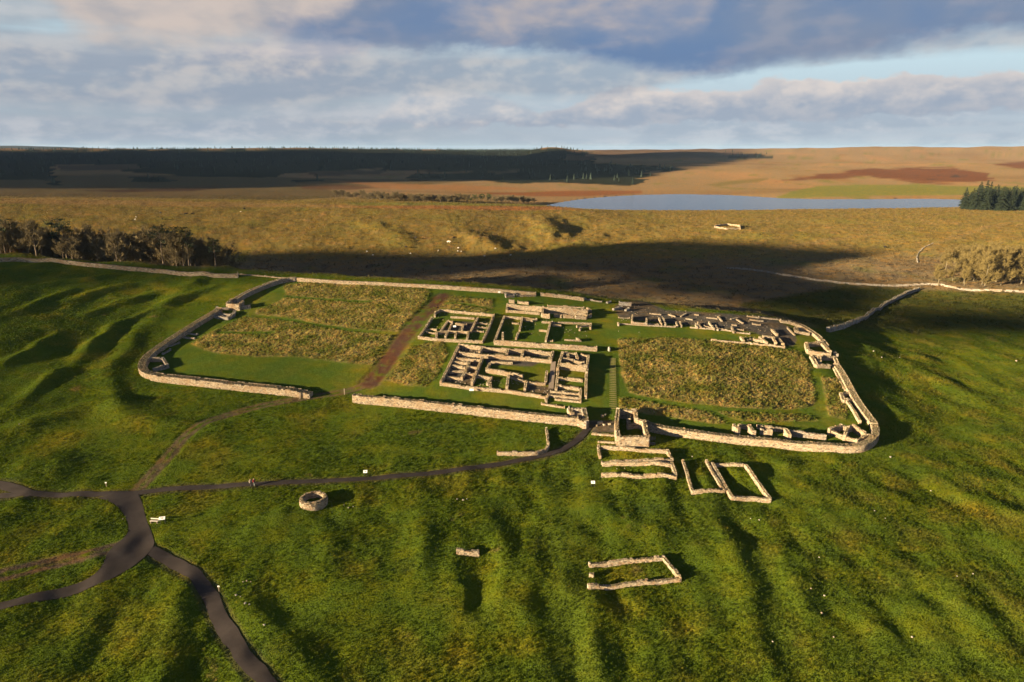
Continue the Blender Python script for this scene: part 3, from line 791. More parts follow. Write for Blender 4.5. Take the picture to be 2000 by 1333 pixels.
# distant moor
nW = fbm(GX / 210, GY / 420, 5, 71); nW2 = fbm(GX / 70, GY / 170, 4, 72)
moor = np.zeros(GX.shape + (3,)) + np.array((0.205, 0.148, 0.080))
moor = lerp(moor, (0.26, 0.158, 0.076), smooth(0, 0.5, nW)); moor = lerp(moor, (0.20, 0.125, 0.055), smooth(0.1, 0.5, -nW - 0.4 * nW2)); moor = lerp(moor, (0.15, 0.135, 0.045), smooth(0.15, 0.5, nW2))
band = fbm(GX / 900, GY / 120, 4, 77)
moor = lerp(moor, (0.15, 0.10, 0.052), smooth(0.12, 0.42, band) * 0.7); moor = lerp(moor, (0.06, 0.065, 0.05), smooth(4600, 6200, GY) * smooth(200, -600, GX))
kM = smooth(780, 1000, GY)
farc = farc * (1 - kM[..., None]) + moor * kM[..., None]
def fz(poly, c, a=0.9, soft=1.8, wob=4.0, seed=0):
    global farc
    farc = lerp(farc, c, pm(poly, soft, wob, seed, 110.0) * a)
fz([(1515, 387), (1545, 374), (1600, 364), (1680, 361), (1800, 362), (1920, 364), (2050, 366), (2050, 380), (1900, 381), (1700, 383), (1560, 387)], (0.135, 0.145, 0.035))
fz([(1525, 353), (1580, 344), (1640, 336), (1700, 329), (1730, 331), (1780, 328), (1860, 328), (1920, 338), (1945, 350), (1900, 356), (1800, 358), (1740, 350), (1700, 344), (1640, 350)], (0.105, 0.040, 0.020), 0.85, 2.5, 10.0, 4)
fz([(1940, 322), (2000, 315), (2060, 318), (2060, 332), (1990, 330)], (0.105, 0.036, 0.016), 0.8)
fz([(1370, 362), (1440, 352), (1500, 348), (1490, 354), (1400, 364)], (0.12, 0.11, 0.035), 0.7)
fz([(-80, 345), (250, 342), (520, 346), (700, 350), (950, 352), (820, 362), (620, 366), (700, 384), (560, 392), (300, 388), (100, 386), (-80, 384)], (0.085, 0.070, 0.036), 0.85)  # dull left fields, cloud shade partly put into their green-brown colour
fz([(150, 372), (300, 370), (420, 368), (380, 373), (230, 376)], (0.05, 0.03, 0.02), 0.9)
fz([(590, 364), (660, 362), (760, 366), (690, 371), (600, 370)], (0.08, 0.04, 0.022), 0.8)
fz([(930, 378), (1060, 374), (1250, 372), (1255, 378), (1150, 384), (1040, 384)], (0.17, 0.070, 0.030), 0.85)
fz([(640, 352), (800, 360), (1000, 366), (1050, 371), (900, 372), (760, 370)], (0.24, 0.125, 0.055), 0.8)
fz([(680, 396), (840, 397), (1040, 400), (1060, 404), (900, 402), (700, 401)], (0.15, 0.150, 0.040), 0.85)
fz([(640, 404), (900, 402), (1080, 405), (1140, 410), (1000, 412), (800, 408)], (0.26, 0.115, 0.050), 0.75)
fz([(0, 388), (300, 393), (700, 402), (700, 407), (300, 403), (0, 397)], (0.24, 0.155, 0.070), 0.6)
FOREST_PX = [
    [(-200, 293), (0, 294), (100, 292), (300, 292), (520, 290), (800, 292), (1020, 292), (1090, 288), (1112, 293), (1150, 299), (1135, 306), (1165, 312), (1150, 319), (1230, 326), (1260, 336), (1240, 345), (1120, 352), (1020, 360), (960, 354), (800, 350), (810, 340), (930, 336), (760, 333), (740, 330), (560, 338), (545, 347), (380, 346), (265, 338), (180, 322), (100, 324), (110, 350), (0, 352), (-200, 352)],
    [(1110, 314), (1200, 320), (1275, 325), (1345, 330), (1300, 335), (1200, 333), (1110, 331)], [(1150, 338), (1260, 340), (1300, 344), (1220, 348), (1140, 346)], [(1060, 342), (1200, 346), (1270, 350), (1230, 361), (1060, 359), (990, 352)],
    [(1420, 299), (1470, 300), (1512, 306), (1510, 311), (1430, 310)], [(250, 346), (310, 347), (345, 352), (340, 357), (250, 356)], [(95, 352), (115, 352), (117, 361), (97, 361)], [(570, 352), (632, 350), (632, 356), (572, 357)],
]
forest = np.zeros(GX.shape)
for p_ in FOREST_PX: forest = np.maximum(forest, pm(p_, 0.9, 7.0, 5, 160.0))
gap = np.zeros(GX.shape)
for p_ in ([(110, 324), (265, 322), (285, 330), (200, 333), (118, 334)], [(600, 336), (760, 332), (740, 340), (620, 346)], [(960, 336), (1010, 332), (1010, 336), (965, 340)], [(1100, 302), (1160, 306), (1155, 312), (1105, 314)]): gap = np.maximum(gap, pm(p_, 1.2, 5.0, 9, 120.0))
forest *= (1 - gap); farc = lerp(farc, (0.05, 0.042, 0.03), gap * 0.8)
rk_ = pm([(1780, 340), (1840, 334), (1900, 340), (1880, 350), (1800, 352)], 2.5, 9.0, 6, 70.0); farc = lerp(farc, (0.055, 0.04, 0.032), rk_ * smooth(0.0, 0.3, nW2) * 0.9)
farc = lerp(farc, (0.018, 0.022, 0.014), forest)
moor_shade = smooth(1120, 1180, PX) * smooth(312, 304, PY) * smooth(1500, 1440, PX)  # cloud shade put into the brown of the moor right of the plantation
farc = lerp(farc, (0.085, 0.06, 0.045), moor_shade * 0.8)
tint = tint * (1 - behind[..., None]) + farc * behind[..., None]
canopy = canopy * (1 - behind) + 0.95 * behind
amp = amp * (1 - behind) + behind * (0.16 * (1 - smooth(700, 1300, GY)))
# track lines over the far slope
for t_ in ([(2000, 430), (1900, 452), (1830, 475), (1790, 495)], [(1480, 495), (1600, 470), (1750, 455)]):
    tint = lerp(tint, (0.22, 0.16, 0.07), lm(strip_line(t_), 2.0, 3.0) * 0.5)
# keep the ground flat and bare below the path sheets
pmask = np.zeros(GX.shape)
for (ln_, hw_) in PATHS.values(): pmask = np.maximum(pmask, lm(ln_, hw_ + 0.3, 0.8))
m_ = (np.abs(GX + 70) < 60) & (GY < 150) & (GY > 60)
rp = np.zeros(GX.shape); rp[m_] = in_poly(GX[m_], GY[m_], ROAD_POLY)
pmask = np.maximum(pmask, rp)
tar = np.zeros(GX.shape)
for nm_ in ('footpath', 'footpath_down', 'footpath_side'): tar = np.maximum(tar, lm(PATHS[nm_][0], PATHS[nm_][1] + 0.3, 0.8))
tar = np.maximum(tar, rp)
tint = lerp(tint, (0.075, 0.066, 0.034), tar * 0.6)
for nm_, c_, half_ in (('farm_track', (0.095, 0.070, 0.042), 0.85), ('brown_track', (0.085, 0.060, 0.044), 1.25), ('mud_track', (0.062, 0.033, 0.024), 1.45)):
    ln_ = PATHS[nm_][0]; wide = lm(ln_, half_, 1.1); mid = lm(ln_, 0.30 * half_, 0.5)
    k_ = wide * smooth(-0.55, 0.1, nM * 0.9 + nS) if nm_ == 'mud_track' else wide * smooth(-0.9, -0.1, nM * 0.7 + 0.6 * nS - 0.55 * mid)
    tint = lerp(tint, c_, k_ * 0.95)
    canopy = canopy * (1 - k_ * 0.5)
amp = amp * (1 - 0.85 * pmask)
# micro relief: tussocks leaning with the wind
ux = GX * 0.93 + GY * 0.37; uy = -GX * 0.37 + GY * 0.93
tus = np.maximum(0, gnoise(ux / 1.7, uy / 1.25, 31)) * 1.2 + 0.55 * gnoise(ux / 0.75, uy / 0.6, 32) + 0.9 * np.maximum(0, gnoise(ux / 4.2, uy / 3.1, 33))
big = np.abs(gnoise(GX / 5.5, GY / 8.0, 34)) * 1.4
GZ = GH + amp * (tus * (1 - behind) + behind * (tus * 0.6 + 1.6 * gnoise(GX / 5.0, GY / 7.0, 35) + 1.2 * big)) - 0.10 * tar - 0.10 * (pmask - tar) * (1 + nS)
# a rutted crag face
GZ += behind * (1 - smooth(20, 60, GY - yc_g)) * 0.8 * fbm(GX / 4, GY / 4, 3, 36)

ii = np.arange(NR * NC).reshape(NR, NC)
quads = np.stack([ii[:-1, :-1], ii[:-1, 1:], ii[1:, 1:], ii[1:, :-1]], -1).reshape(-1, 4)
gm = new_mesh('ground', np.stack([GX, GY, GZ], -1).reshape(-1, 3), quads=quads, mat=M_GROUND, smooth_=True)
set_color(gm, tint.reshape(-1, 3))
ca = gm.attributes.new('canopy', 'FLOAT', 'POINT'); ca.data.foreach_set('value', canopy.ravel().astype(np.float32))
obj('ground', gm, kind='structure')

# ------------------------------------------------------------------ lough
LW, _ = resample(np.r_[smooth_line(np.r_[LOUGH, LOUGH[:1]], 2)], 14)
def fan(name, P, z, mat):
    import mathutils
    tri = mathutils.geometry.tessellate_polygon([[Vector((p[0], p[1], 0)) for p in P]])
    return new_mesh(name, np.c_[P, np.full(len(P), z)], tris=np.array(tri), mat=mat)
ctr = LW.mean(0)
obj('lough_water', fan('lough_water', ctr + (LW[:-1] - ctr) * 1.012, LOUGH_Z, M_WATER), kind='structure')

# ------------------------------------------------------------------ path sheets
def strip_mesh(name, line, half, mat, lift=0.05, ncross=5, step=0.8, rag=0.22):
    P, s = resample(line, step)
    T = np.gradient(P, axis=0); T /= np.linalg.norm(T, axis=1)[:, None] + 1e-9
    N = np.stack([-T[:, 1], T[:, 0]], -1)
    hl = half * (1 + rag * gnoise(s / 2.3, s * 0 + 1.5, 51)); hr = half * (1 + rag * gnoise(s / 2.3, s * 0 + 7.5, 52))
    V = []
    for k in np.linspace(-1, 1, ncross):
        off = np.where(k < 0, k * hl, k * hr)
        Q = P + N * off[:, None]
        V.append(np.c_[Q, H(Q[:, 0], Q[:, 1]) + lift - 0.03 * abs(k) ** 3])
    V = np.stack(V, 1); n = len(P)
    idx = np.arange(n * ncross).reshape(n, ncross)
    q = np.stack([idx[:-1, :-1], idx[:-1, 1:], idx[1:, 1:], idx[1:, :-1]], -1)[..., ::-1].reshape(-1, 4)
    return new_mesh(name, V.reshape(-1, 3), quads=q, mat=mat, smooth_=True)

obj('footpath', strip_mesh('footpath', *PATHS['footpath'], M_TAR, 0.062), kind='structure')
obj('footpath', strip_mesh('footpath_down', *PATHS['footpath_down'], M_TAR, 0.066), kind='structure')
obj('footpath', strip_mesh('footpath_side', *PATHS['footpath_side'], M_TAR, 0.058), kind='structure')
def road_mesh():
    n = 130
    A, _ = resample(RO, 1.0); B, _ = resample(RI, 1.0)
    ta = np.linspace(0, len(A) - 1, n); tb = np.linspace(0, len(B) - 1, n)
    A = np.stack([np.interp(ta, np.arange(len(A)), A[:, i]) for i in (0, 1)], -1); B = np.stack([np.interp(tb, np.arange(len(B)), B[:, i]) for i in (0, 1)], -1)
    ks = np.linspace(0, 1, 14)
    P = A[:, None] * (1 - ks)[None, :, None] + B[:, None] * ks[None, :, None]
    Z = H(P[..., 0], P[..., 1]) + 0.072
    idx = np.arange(n * 14).reshape(n, 14)
    q = np.stack([idx[:-1, :-1], idx[:-1, 1:], idx[1:, 1:], idx[1:, :-1]], -1).reshape(-1, 4)
    me = new_mesh('road', np.concatenate([P, Z[..., None]], -1).reshape(-1, 3), quads=q, mat=M_TAR, smooth_=True)
    if me.polygons[0].normal.z < 0: me.flip_normals()
    return me
obj('road', road_mesh(), kind='structure')

# ------------------------------------------------------------------ stonework
PAL = np.array([(0.33, 0.262, 0.170), (0.37, 0.285, 0.175), (0.38, 0.315, 0.225), (0.25, 0.195, 0.13), (0.31, 0.205, 0.115), (0.15, 0.12, 0.09)])
PALW = np.array([0.26, 0.24, 0.16, 0.16, 0.12, 0.06])
def stone_tints(n, grey=0.0):
    c = PAL[rng.choice(len(PAL), n, p=PALW)] * rng.uniform(0.78, 1.18, (n, 1))
    g = c.mean(1, keepdims=True) * np.array([[0.95, 0.97, 1.0]])
    return c * (1 - grey) + g * grey

def wall_mesh(P, width, height, course=0.21, length=0.36, ragged=0.15, rubble=1.0, grey=0.15, sink=0.7, seed=0, hprof=None, gz=None):
    """a run of coursed masonry: solid core, single stones laid in courses on both faces and both ends, loose capping stones"""
    P = np.asarray(P, float)
    R, s = resample(P, 0.7)
    L = s[-1]
    T = np.gradient(R, axis=0); T /= np.linalg.norm(T, axis=1)[:, None] + 1e-9
    N = np.stack([-T[:, 1], T[:, 0]], -1)
    g0 = H(R[:, 0], R[:, 1]) if gz is None else np.full(len(R), gz)
    hh = height * (1 + ragged * (1.1 * gnoise(s / 2.6, s * 0 + seed * 3.17, 7) + 0.7 * gnoise(s / 0.9, s * 0 + seed * 1.7, 8)))
    if hprof is not None: hh = hh * np.interp(s / max(L, 1e-6), *zip(*hprof))
    hh = np.maximum(hh, 0.12)
    VV = []; QQ = []; CC = []; nv = 0
    # core
    w2 = width / 2 - 0.05
    gl = np.minimum(g0, np.minimum(H(*(R + N * w2).T), H(*(R - N * w2).T))) if gz is None else g0
    a = R + N * w2; b = R - N * w2
    core = np.stack([np.c_[a, gl - sink], np.c_[a, g0 + hh - 0.06], np.c_[b, g0 + hh - 0.06], np.c_[b, gl - sink]], 1)
    n = len(R); idx = np.arange(n * 4).reshape(n, 4)
    for k in range(3):
        QQ.append(np.stack([idx[:-1, k], idx[1:, k], idx[1:, k + 1], idx[:-1, k + 1]], -1))
    QQ.append(idx[0][None, :]); QQ.append(idx[-1][None, ::-1])
    VV.append(core.reshape(-1, 3)); CC.append(np.repeat((PAL[3] * 0.42)[None], n * 4, 0) * (0.8 + 0.4 * rng.random((n * 4, 1)))); nv += n * 4
    # facing stones
    cen = []; siz = []; yaw = []
    nmax = int(np.ceil(hh.max() / course)) + 1
    ang = np.arctan2(T[:, 1], T[:, 0])
    at = lambda sv, arr: np.interp(sv, s, arr)
    for side in (1, -1):
        for c in range(-1, nmax):
            pos = -rng.random() * length
            ls = rng.uniform(0.55, 1.5, int(L / length * 1.7) + 4) * length
            e = pos + np.cumsum(ls); m = e - ls / 2
            ok = (m > 0) & (m < L)
            m = m[ok]; l = ls[ok]
            keep = (c + 0.55) * course < at(m, hh)
            m = m[keep]; l = l[keep]
            if not len(m): continue
            off = side * (width / 2 - 0.09 + rng.uniform(-0.035, 0.045, len(m)))
            x = at(m, R[:, 0]) + at(m, N[:, 0]) * off; y = at(m, R[:, 1]) + at(m, N[:, 1]) * off
            zz = at(m, g0) + (c + 0.5) * course + rng.normal(0, 0.012, len(m))
            cen.append(np.c_[x, y, zz]); siz.append(np.c_[l * 0.47, np.full(len(m), 0.13), np.full(len(m), course * 0.46)]); yaw.append(np.interp(m, s, np.unwrap(ang)))
    for e, i in ((0, 0), (1, -1)):
        for c in range(-1, int(np.ceil(hh[i] / course))):
            k = max(1, int(width / length)); u = (np.arange(k) + 0.5) / k - 0.5
            p = R[i] + N[i] * (u * (width - 0.1))[:, None] + T[i] * (0.06 if e else -0.06)
            cen.append(np.c_[p, np.full(k, g0[i] + (c + 0.5) * course)]); siz.append(np.c_[np.full(k, 0.12), np.full(k, width / k * 0.47), np.full(k, course * 0.46)]); yaw.append(np.full(k, ang[i]))
    # capping / rubble
    nt_ = int(L * width / (length * 0.42) ** 2 / 2.2 * rubble * 0.5) + 2
    m = rng.uniform(0, L, nt_); off = rng.uniform(-0.5, 0.5, nt_) * (width - 0.12)
    sz = rng.uniform(0.4, 0.95, nt_) * min(length * 0.85, width * 0.55)
    x = at(m, R[:, 0]) + at(m, N[:, 0]) * off; y = at(m, R[:, 1]) + at(m, N[:, 1]) * off
    cen.append(np.c_[x, y, at(m, g0) + at(m, hh) - 0.05 + sz * 0.10]); siz.append(np.c_[sz * 0.48, sz * rng.uniform(0.25, 0.46, nt_), sz * rng.uniform(0.12, 0.28, nt_)])
    yaw.append(np.interp(m, s, np.unwrap(ang)) + rng.normal(0, 0.5, nt_))
    cen = np.concatenate(cen); siz = np.concatenate(siz); yaw = np.concatenate(yaw)
    V, F = boxes(cen, siz, yaw, 0.07, 0.06)
    tc_ = stone_tints(len(cen), grey) * 1.12
    tc_[-nt_:] *= np.where(rng.random((nt_, 1)) < 0.85, 0.42, 0.75)      # weathered, mossy capping
    VV.append(V); QQ.append(F + nv); CC.append(np.repeat(tc_, 8, 0))
    me = new_mesh('stone_wall', np.concatenate(VV), quads=np.concatenate(QQ), mat=M_STONE)
    set_color(me, np.concatenate(CC))
    return me

WALL_N = [0]
def wall(parent, px, width=0.75, height=0.7, name='wall', z=None, curve=0, world=None, **kw):
    """one run of wall; px follow the line of its top in the photograph"""
    if world is None:
        P = G2(px, height)
    else: P = np.array(world, float)
    if curve: P = smooth_line(P, curve)
    width *= 0.72 if width < 1.0 else 0.85
    WALL_N[0] += 1
    me = wall_mesh(P, width, height, seed=WALL_N[0], **kw)
    # carry the mesh in the parent's frame
    if parent is not None: me.transform(Matrix.Translation(-Vector(parent.location)))
    return obj(name, me, parent)

def site(name, px, label, cat, group=None):
    q = G2([px])[0]
    e_ = empty(name, (q[0], q[1], float(H(q[0:1], q[1:2])[0])), label, cat, group)
    e_['kind'] = 'thing'
    return e_

# --- curtain walls of the fort
big = dict(course=0.24, length=0.40, ragged=0.05)
W = site('fort_wall', (300, 745), 'long west stretch of the fort wall, curving round the rounded south-west corner', 'fort wall')
wall(W, [(428, 602), (400, 619), (350, 650), (312, 674), (286, 694), (276, 711), (281, 724), (300, 730)], 2.4, 1.5, curve=2, **big)
wall(W, [(300, 730), (325, 734), (375, 739), (425, 745), (475, 750), (525, 755), (575, 760), (606, 763)], 2.6, 1.6, curve=1, hprof=[(0, 1), (0.9, 1), (1, 0.55)], **big)
t = site('corner_tower', (306, 712), 'small square stone tower built into the rounded south-west corner', 'tower')
for p_ in ([(288, 700), (318, 699)], [(318, 699), (327, 712)], [(327, 712), (300, 719)]): wall(t, p_, 0.9, 1.1, grey=0.6)
t = site('wall_footings', (366, 656), 'low grey footings against the inner face of the west wall', 'ruin')
for p_ in ([(352, 648), (385, 652)], [(350, 656), (380, 660)], [(352, 648), (346, 660)], [(330, 675), (350, 668)], [(318, 690), (332, 682)]): wall(t, p_, 0.7, 0.5, grey=0.7)
W = site('fort_wall', (520, 560), 'grey northern piece of the west wall running up to the far corner', 'fort wall')
wall(W, [(458, 585), (468, 578), (500, 562), (537, 548), (560, 543), (576, 542)], 2.0, 1.6, curve=1, grey=0.4, **big)
t = site('gate_tower', (455, 600), 'square lit stone block of the west gateway with a doorway gap', 'gate tower')
wall(t, [(444, 592), (468, 594)], 1.4, 2.2, course=0.3, length=0.6, ragged=0.08); wall(t, [(468, 594), (474, 588)], 1.0, 2.0, ragged=0.08); wall(t, [(444, 592), (452, 584)], 1.0, 2.0, ragged=0.08)
wall(t, [(474, 598), (488, 596)], 1.0, 1.2, grey=0.5)
t = site('gate_tower', (437, 615), 'low grey ruined guardroom on the south side of the west gateway', 'gate tower')
for p_ in ([(420, 610), (456, 614)], [(456, 614), (458, 606)], [(424, 602), (446, 600)], [(420, 616), (446, 620)], [(420, 610), (424, 600)], [(446, 620), (456, 612)]): wall(t, p_, 1.0, 0.9, grey=0.6)
W = site('fort_wall', (900, 800), 'middle stretch of the south fort wall between the farm track and the south gate', 'fort wall')
wall(W, [(691, 771), (720, 774), (800, 781), (875, 789), (950, 797), (1050, 808.5), (1128, 815)], 1.5, 2.0, curve=1, **big)
W = site('fort_wall', (1480, 868), 'eastern stretch of the south fort wall ending in a rounded corner', 'fort wall')
wall(W, [(1263, 824), (1285, 832), (1354, 842), (1450, 853), (1525, 860), (1600, 866), (1660, 869.5), (1688, 866), (1705, 855), (1712, 842), (1708, 828)], 1.9, 1.75, curve=2, **big)
W = site('fort_wall', (1655, 755), 'east wall of the fort south of the east gate', 'fort wall')
wall(W, [(1707, 826), (1700, 816), (1678, 788), (1664, 764), (1645, 728), (1634, 712)], 2.2, 1.2, curve=1, **big)
wall(W, [(1680, 822), (1668, 800), (1655, 783)], 0.8, 0.9); wall(W, [(1628, 716), (1640, 740), (1652, 762)], 0.9, 0.5)
W = site('fort_wall', (1590, 650), 'east wall of the fort north of the east gate, bending round to the crag', 'fort wall')
wall(W, [(1614, 674), (1600, 657), (1579, 643), (1561, 633), (1542, 627), (1525, 624)], 1.8, 1.1, curve=1, **big)
wall(W, [(1525, 624), (1498, 620.5), (1470, 617)], 1.2, 0.5, grey=0.4)
W = site('fort_wall', (760, 552), 'thin sunlit north wall along the crag edge above the dark valley', 'fort wall')
wall(W, [(576, 542), (612, 545), (700, 549.5), (770, 552.5), (844, 556), (950, 563), (1000, 567), (1046, 571)], 1.2, 1.5, curve=1, **big)
W = site('fort_wall', (1110, 578), 'low eastern end of the north wall fading into the crag', 'fort wall')
wall(W, [(1056, 572), (1100, 576.5), (1140, 582)], 1.2, 1.2, ragged=0.2); wall(W, [(1140, 582), (1175, 588)], 0.9, 0.6, grey=0.6, ragged=0.3); wall(W, [(1010, 577), (1046, 576)], 0.9, 0.6)
t = site('gate_tower', (1000, 573), 'dark ruined tower footing behind the north wall', 'gate tower')
for p_ in ([(988, 575), (1006, 573)], [(988, 575), (992, 567)], [(988, 578), (1004, 577)]): wall(t, p_, 1.0, 0.7, grey=0.7)

# --- south gate
t = site('gate_tower', (1130, 815), 'west tower of the south gate with grey stone blocks', 'gate tower')
for p_, h_, w_ in (([(1112, 797), (1140, 798)], 1.6, 1.1), ([(1112, 797), (1118, 808)], 1.6, 1.2), ([(1140, 798), (1146, 822)], 1.8, 1.3), ([(1122, 808), (1136, 806)], 1.2, 1.0), ([(1124, 816), (1146, 824)], 1.7, 1.3)): wall(t, p_, w_, h_, course=0.32, length=0.65, ragged=0.12, grey=0.4)
wall(t, [(1058, 787), (1102, 794)], 0.7, 0.5); wall(t, [(1066, 775), (1067, 784)], 0.7, 0.6)
t = site('gate_house', (1237, 855), 'tall roofless stone gatehouse standing beside the south gate entrance', 'gatehouse')
for p_, h_ in (([(1209, 854), (1266, 853)], 2.5), ([(1208, 854), (1204, 826), (1207, 799)], 2.6), ([(1207, 799), (1241, 802)], 2.3), ([(1241, 801), (1243, 819)], 2.2), ([(1243, 818), (1258, 823)], 2.2), ([(1258, 822), (1266, 853)], 2.4), ([(1228, 803), (1228, 820)], 1.6), ([(1226, 828), (1246, 826)], 1.3)): wall(t, p_, 1.0, h_, course=0.32, length=0.65, ragged=0.10)
wall(t, [(1203, 863), (1278, 866)], 0.8, 0.35)
def rails(parent, px, h=1.1):
    P = G2(px); c = P.mean(0); z = float(H(c[0:1], c[1:2])[0]); d = P[1] - P[0]; L = float(np.hypot(*d)); a = math.atan2(d[1], d[0])
    for k in (-1, 0, 1):
        q = c + d / L * k * (L / 2 - 0.05)
        o = obj('post', box_mesh('post', [(0, 0, h / 2 - 0.1, 0.1, 0.1, h + 0.2, a)], M_WOOD), parent); o.location = (q[0] - parent.location[0], q[1] - parent.location[1], z - parent.location[2])
    for k in range(3):
        o = obj('rail', box_mesh('rail', [(0, 0, 0.35 + 0.32 * k, L, 0.06, 0.1, a)], M_WOOD), parent); o.location = (c[0] - parent.location[0], c[1] - parent.location[1], z - parent.location[2])
t = site('railing', (1272, 850), 'wooden three-bar railing beside the gatehouse', 'railing'); rails(t, [(1268, 862), (1280, 862)])
t = site('gate_blocks', (1180, 832), 'pale stone blocks in the middle of the south gate passage', 'stone block')
for (x_, y_, s_) in ((1166, 832, 0.6), (1172, 828, 0.9), (1180, 831, 0.5), (1190, 830, 0.5), (1176, 814, 0.7), (1182, 811, 0.5)):
    q = G2([(x_, y_)])[0]; V, F = boxes([(0, 0, s_ * 0.25)], [(s_ * 0.6, s_ * 0.4, s_ * 0.35)], [random.random() * 3], 0.1)
    me = new_mesh('block', V, quads=F, mat=M_STONE); set_color(me, np.repeat(stone_tints(1) * 1.2, 8, 0))
    o = obj('block', me, t); o.location = (q[0] - t.location[0], q[1] - t.location[1], float(H(q[0:1], q[1:2])[0]) - t.location[2])
wall(t, [(1157, 846), (1204, 850)], 0.7, 0.4); wall(t, [(1169, 862), (1203, 864)], 0.6, 0.4)

# --- towers of the south-east corner and the east gate
t = site('corner_tower', (1665, 850), 'five-sided stone tower with rooms inside the south-east corner', 'tower')
for p_, h_ in (([(1620, 838), (1643, 830)], 1.5), ([(1643, 830), (1655, 834), (1667, 831)], 1.4), ([(1667, 831), (1696, 849)], 1.5), ([(1696, 849), (1673, 859)], 1.3), ([(1620, 838), (1645, 849), (1673, 859)], 1.2), ([(1657, 834), (1650, 850)], 1.5)): wall(t, p_, 0.9, h_, course=0.28, ragged=0.12)
t = site('interval_tower', (1470, 845), 'row of upright stone stubs along the inside of the south-east wall', 'ruin')
for p_, h_ in (([(1434, 829), (1443, 836)], 1.7), ([(1464, 831), (1473, 843)], 1.6), ([(1487, 839), (1507, 841)], 1.3), ([(1535, 839), (1542, 850)], 1.6), ([(1443, 829), (1458, 831)], 0.9), ([(1480, 831), (1508, 834)], 0.8), ([(1510, 835), (1534, 838)], 0.8)): wall(t, p_, 1.0, h_, course=0.3, ragged=0.1, grey=0.2)
wall(t, [(1543, 842), (1612, 849)], 0.9, 1.3, grey=0.4)
t = site('gate_tower', (1600, 682), 'square stone room on the north side of the east gate', 'gate tower')
for p_ in ([(1575, 670), (1605, 668)], [(1605, 668), (1621, 686)], [(1578, 684), (1621, 690)], [(1575, 670), (1579, 684)]): wall(t, p_, 1.3, 1.2, course=0.28, ragged=0.1)
t = site('gate_tower', (1610, 706), 'stone room on the south side of the east gate', 'gate tower')
for p_ in ([(1585, 694), (1596, 695)], [(1602, 697), (1630, 697)], [(1585, 694), (1594, 712)], [(1594, 712), (1620, 713)], [(1630, 697), (1636, 712)], [(1600, 696), (1601, 706)]): wall(t, p_, 1.2, 1.0, course=0.28, ragged=0.1)
wall(t, [(1630, 687), (1635, 692)], 1.0, 0.9, grey=0.5)
t = site('interval_tower', (1652, 778), 'small square tower footing halfway along the east wall', 'tower')
for p_ in ([(1643, 768), (1660, 766)], [(1643, 768), (1648, 781)], [(1648, 781), (1664, 779)]): wall(t, p_, 1.0, 0.9)
t = site('corner_tower', (1568, 646), 'solid pale stone platform at the north-east corner', 'tower')
for p_ in ([(1555, 640), (1578, 642)], [(1556, 646), (1580, 650)], [(1555, 640), (1556, 647)]): wall(t, p_, 1.6, 0.9, ragged=0.1)
wall(t, [(1538, 640), (1552, 654)], 0.7, 0.4)

# --- hospital block
def building(name, px, label, cat, runs, w=0.75, h=0.75, hs=1.0, **kw):
    b_ = site(name, px, label, cat)
    for r_ in runs:
        hh_ = r_[1] if isinstance(r_[1], (int, float)) else h
        pts_ = r_[0]
        wall(b_, pts_, w, hh_ * hs, **kw)
    return b_
R = lambda h, *p: (list(p), h)
building('ruined_hospital', (880, 640), 'ruined courtyard building just right of the muddy track, rooms round a small court', 'ruin', [
    R(0.9, (851, 609), (860, 604), (900, 608), (965, 614)), R(0.9, (850, 610), (849, 615)), R(0.9, (843, 620), (832, 638), (818, 657)), R(0.8, (818, 657), (855, 662), (900, 664), (942, 666)), R(0.9, (964, 616), (954, 640), (943, 665)),
    R(0.6, (833, 641), (852, 643)), R(0.8, (857, 648), (875, 646), (914, 648)), R(0.8, (853, 648), (852, 659)), R(0.8, (874, 648), (870, 657)), R(0.8, (891, 648), (889, 658)), R(0.9, (915, 648), (912, 662)),
    R(0.7, (882, 632), (876, 646)), R(0.6, (875, 626), (860, 648)), R(0.8, (933, 620), (920, 646)), R(0.6, (905, 633), (902, 645)), R(0.6, (881, 618), (911, 620), (926, 621)), R(0.7, (890, 632), (911, 633)), R(0.9, (877, 626), (884, 628)),
    R(0.5, (929, 630), (951, 632)), R(0.5, (926, 639), (950, 639)), R(0.5, (924, 645), (944, 647)), R(0.5, (834, 648), (850, 650))])
building('ruined_workshop', (1060, 648), 'grassed building outline with one long straight lit wall along its south side', 'ruin', [
    R(0.8, (985, 617), (976, 640), (966, 666)), R(1.4, (966, 665), (1040, 670), (1100, 674), (1165, 678)), R(0.8, (987, 618), (1048, 622)), R(0.6, (1059, 628), (1079, 629)), R(0.6, (1079, 629), (1120, 630), (1151, 631)), R(0.7, (1154, 632), (1153, 640)),
    R(0.8, (1020, 619), (1015, 643)), R(0.7, (1013, 648), (1008, 660)), R(0.7, (982, 650), (982, 662)), R(0.8, (1075, 629), (1066, 664)), R(0.5, (1066, 664), (1079, 665)), R(0.6, (1054, 644), (1070, 646)), R(0.5, (1001, 630), (1012, 631)),
    R(0.6, (1079, 634), (1095, 635)), R(0.6, (1127, 637), (1151, 635)), R(0.4, (1104, 663), (1134, 665)), R(0.6, (1127, 660), (1131, 664)), R(0.6, (1022, 624), (1040, 626)), R(0.5, (1134, 640), (1132, 644))])
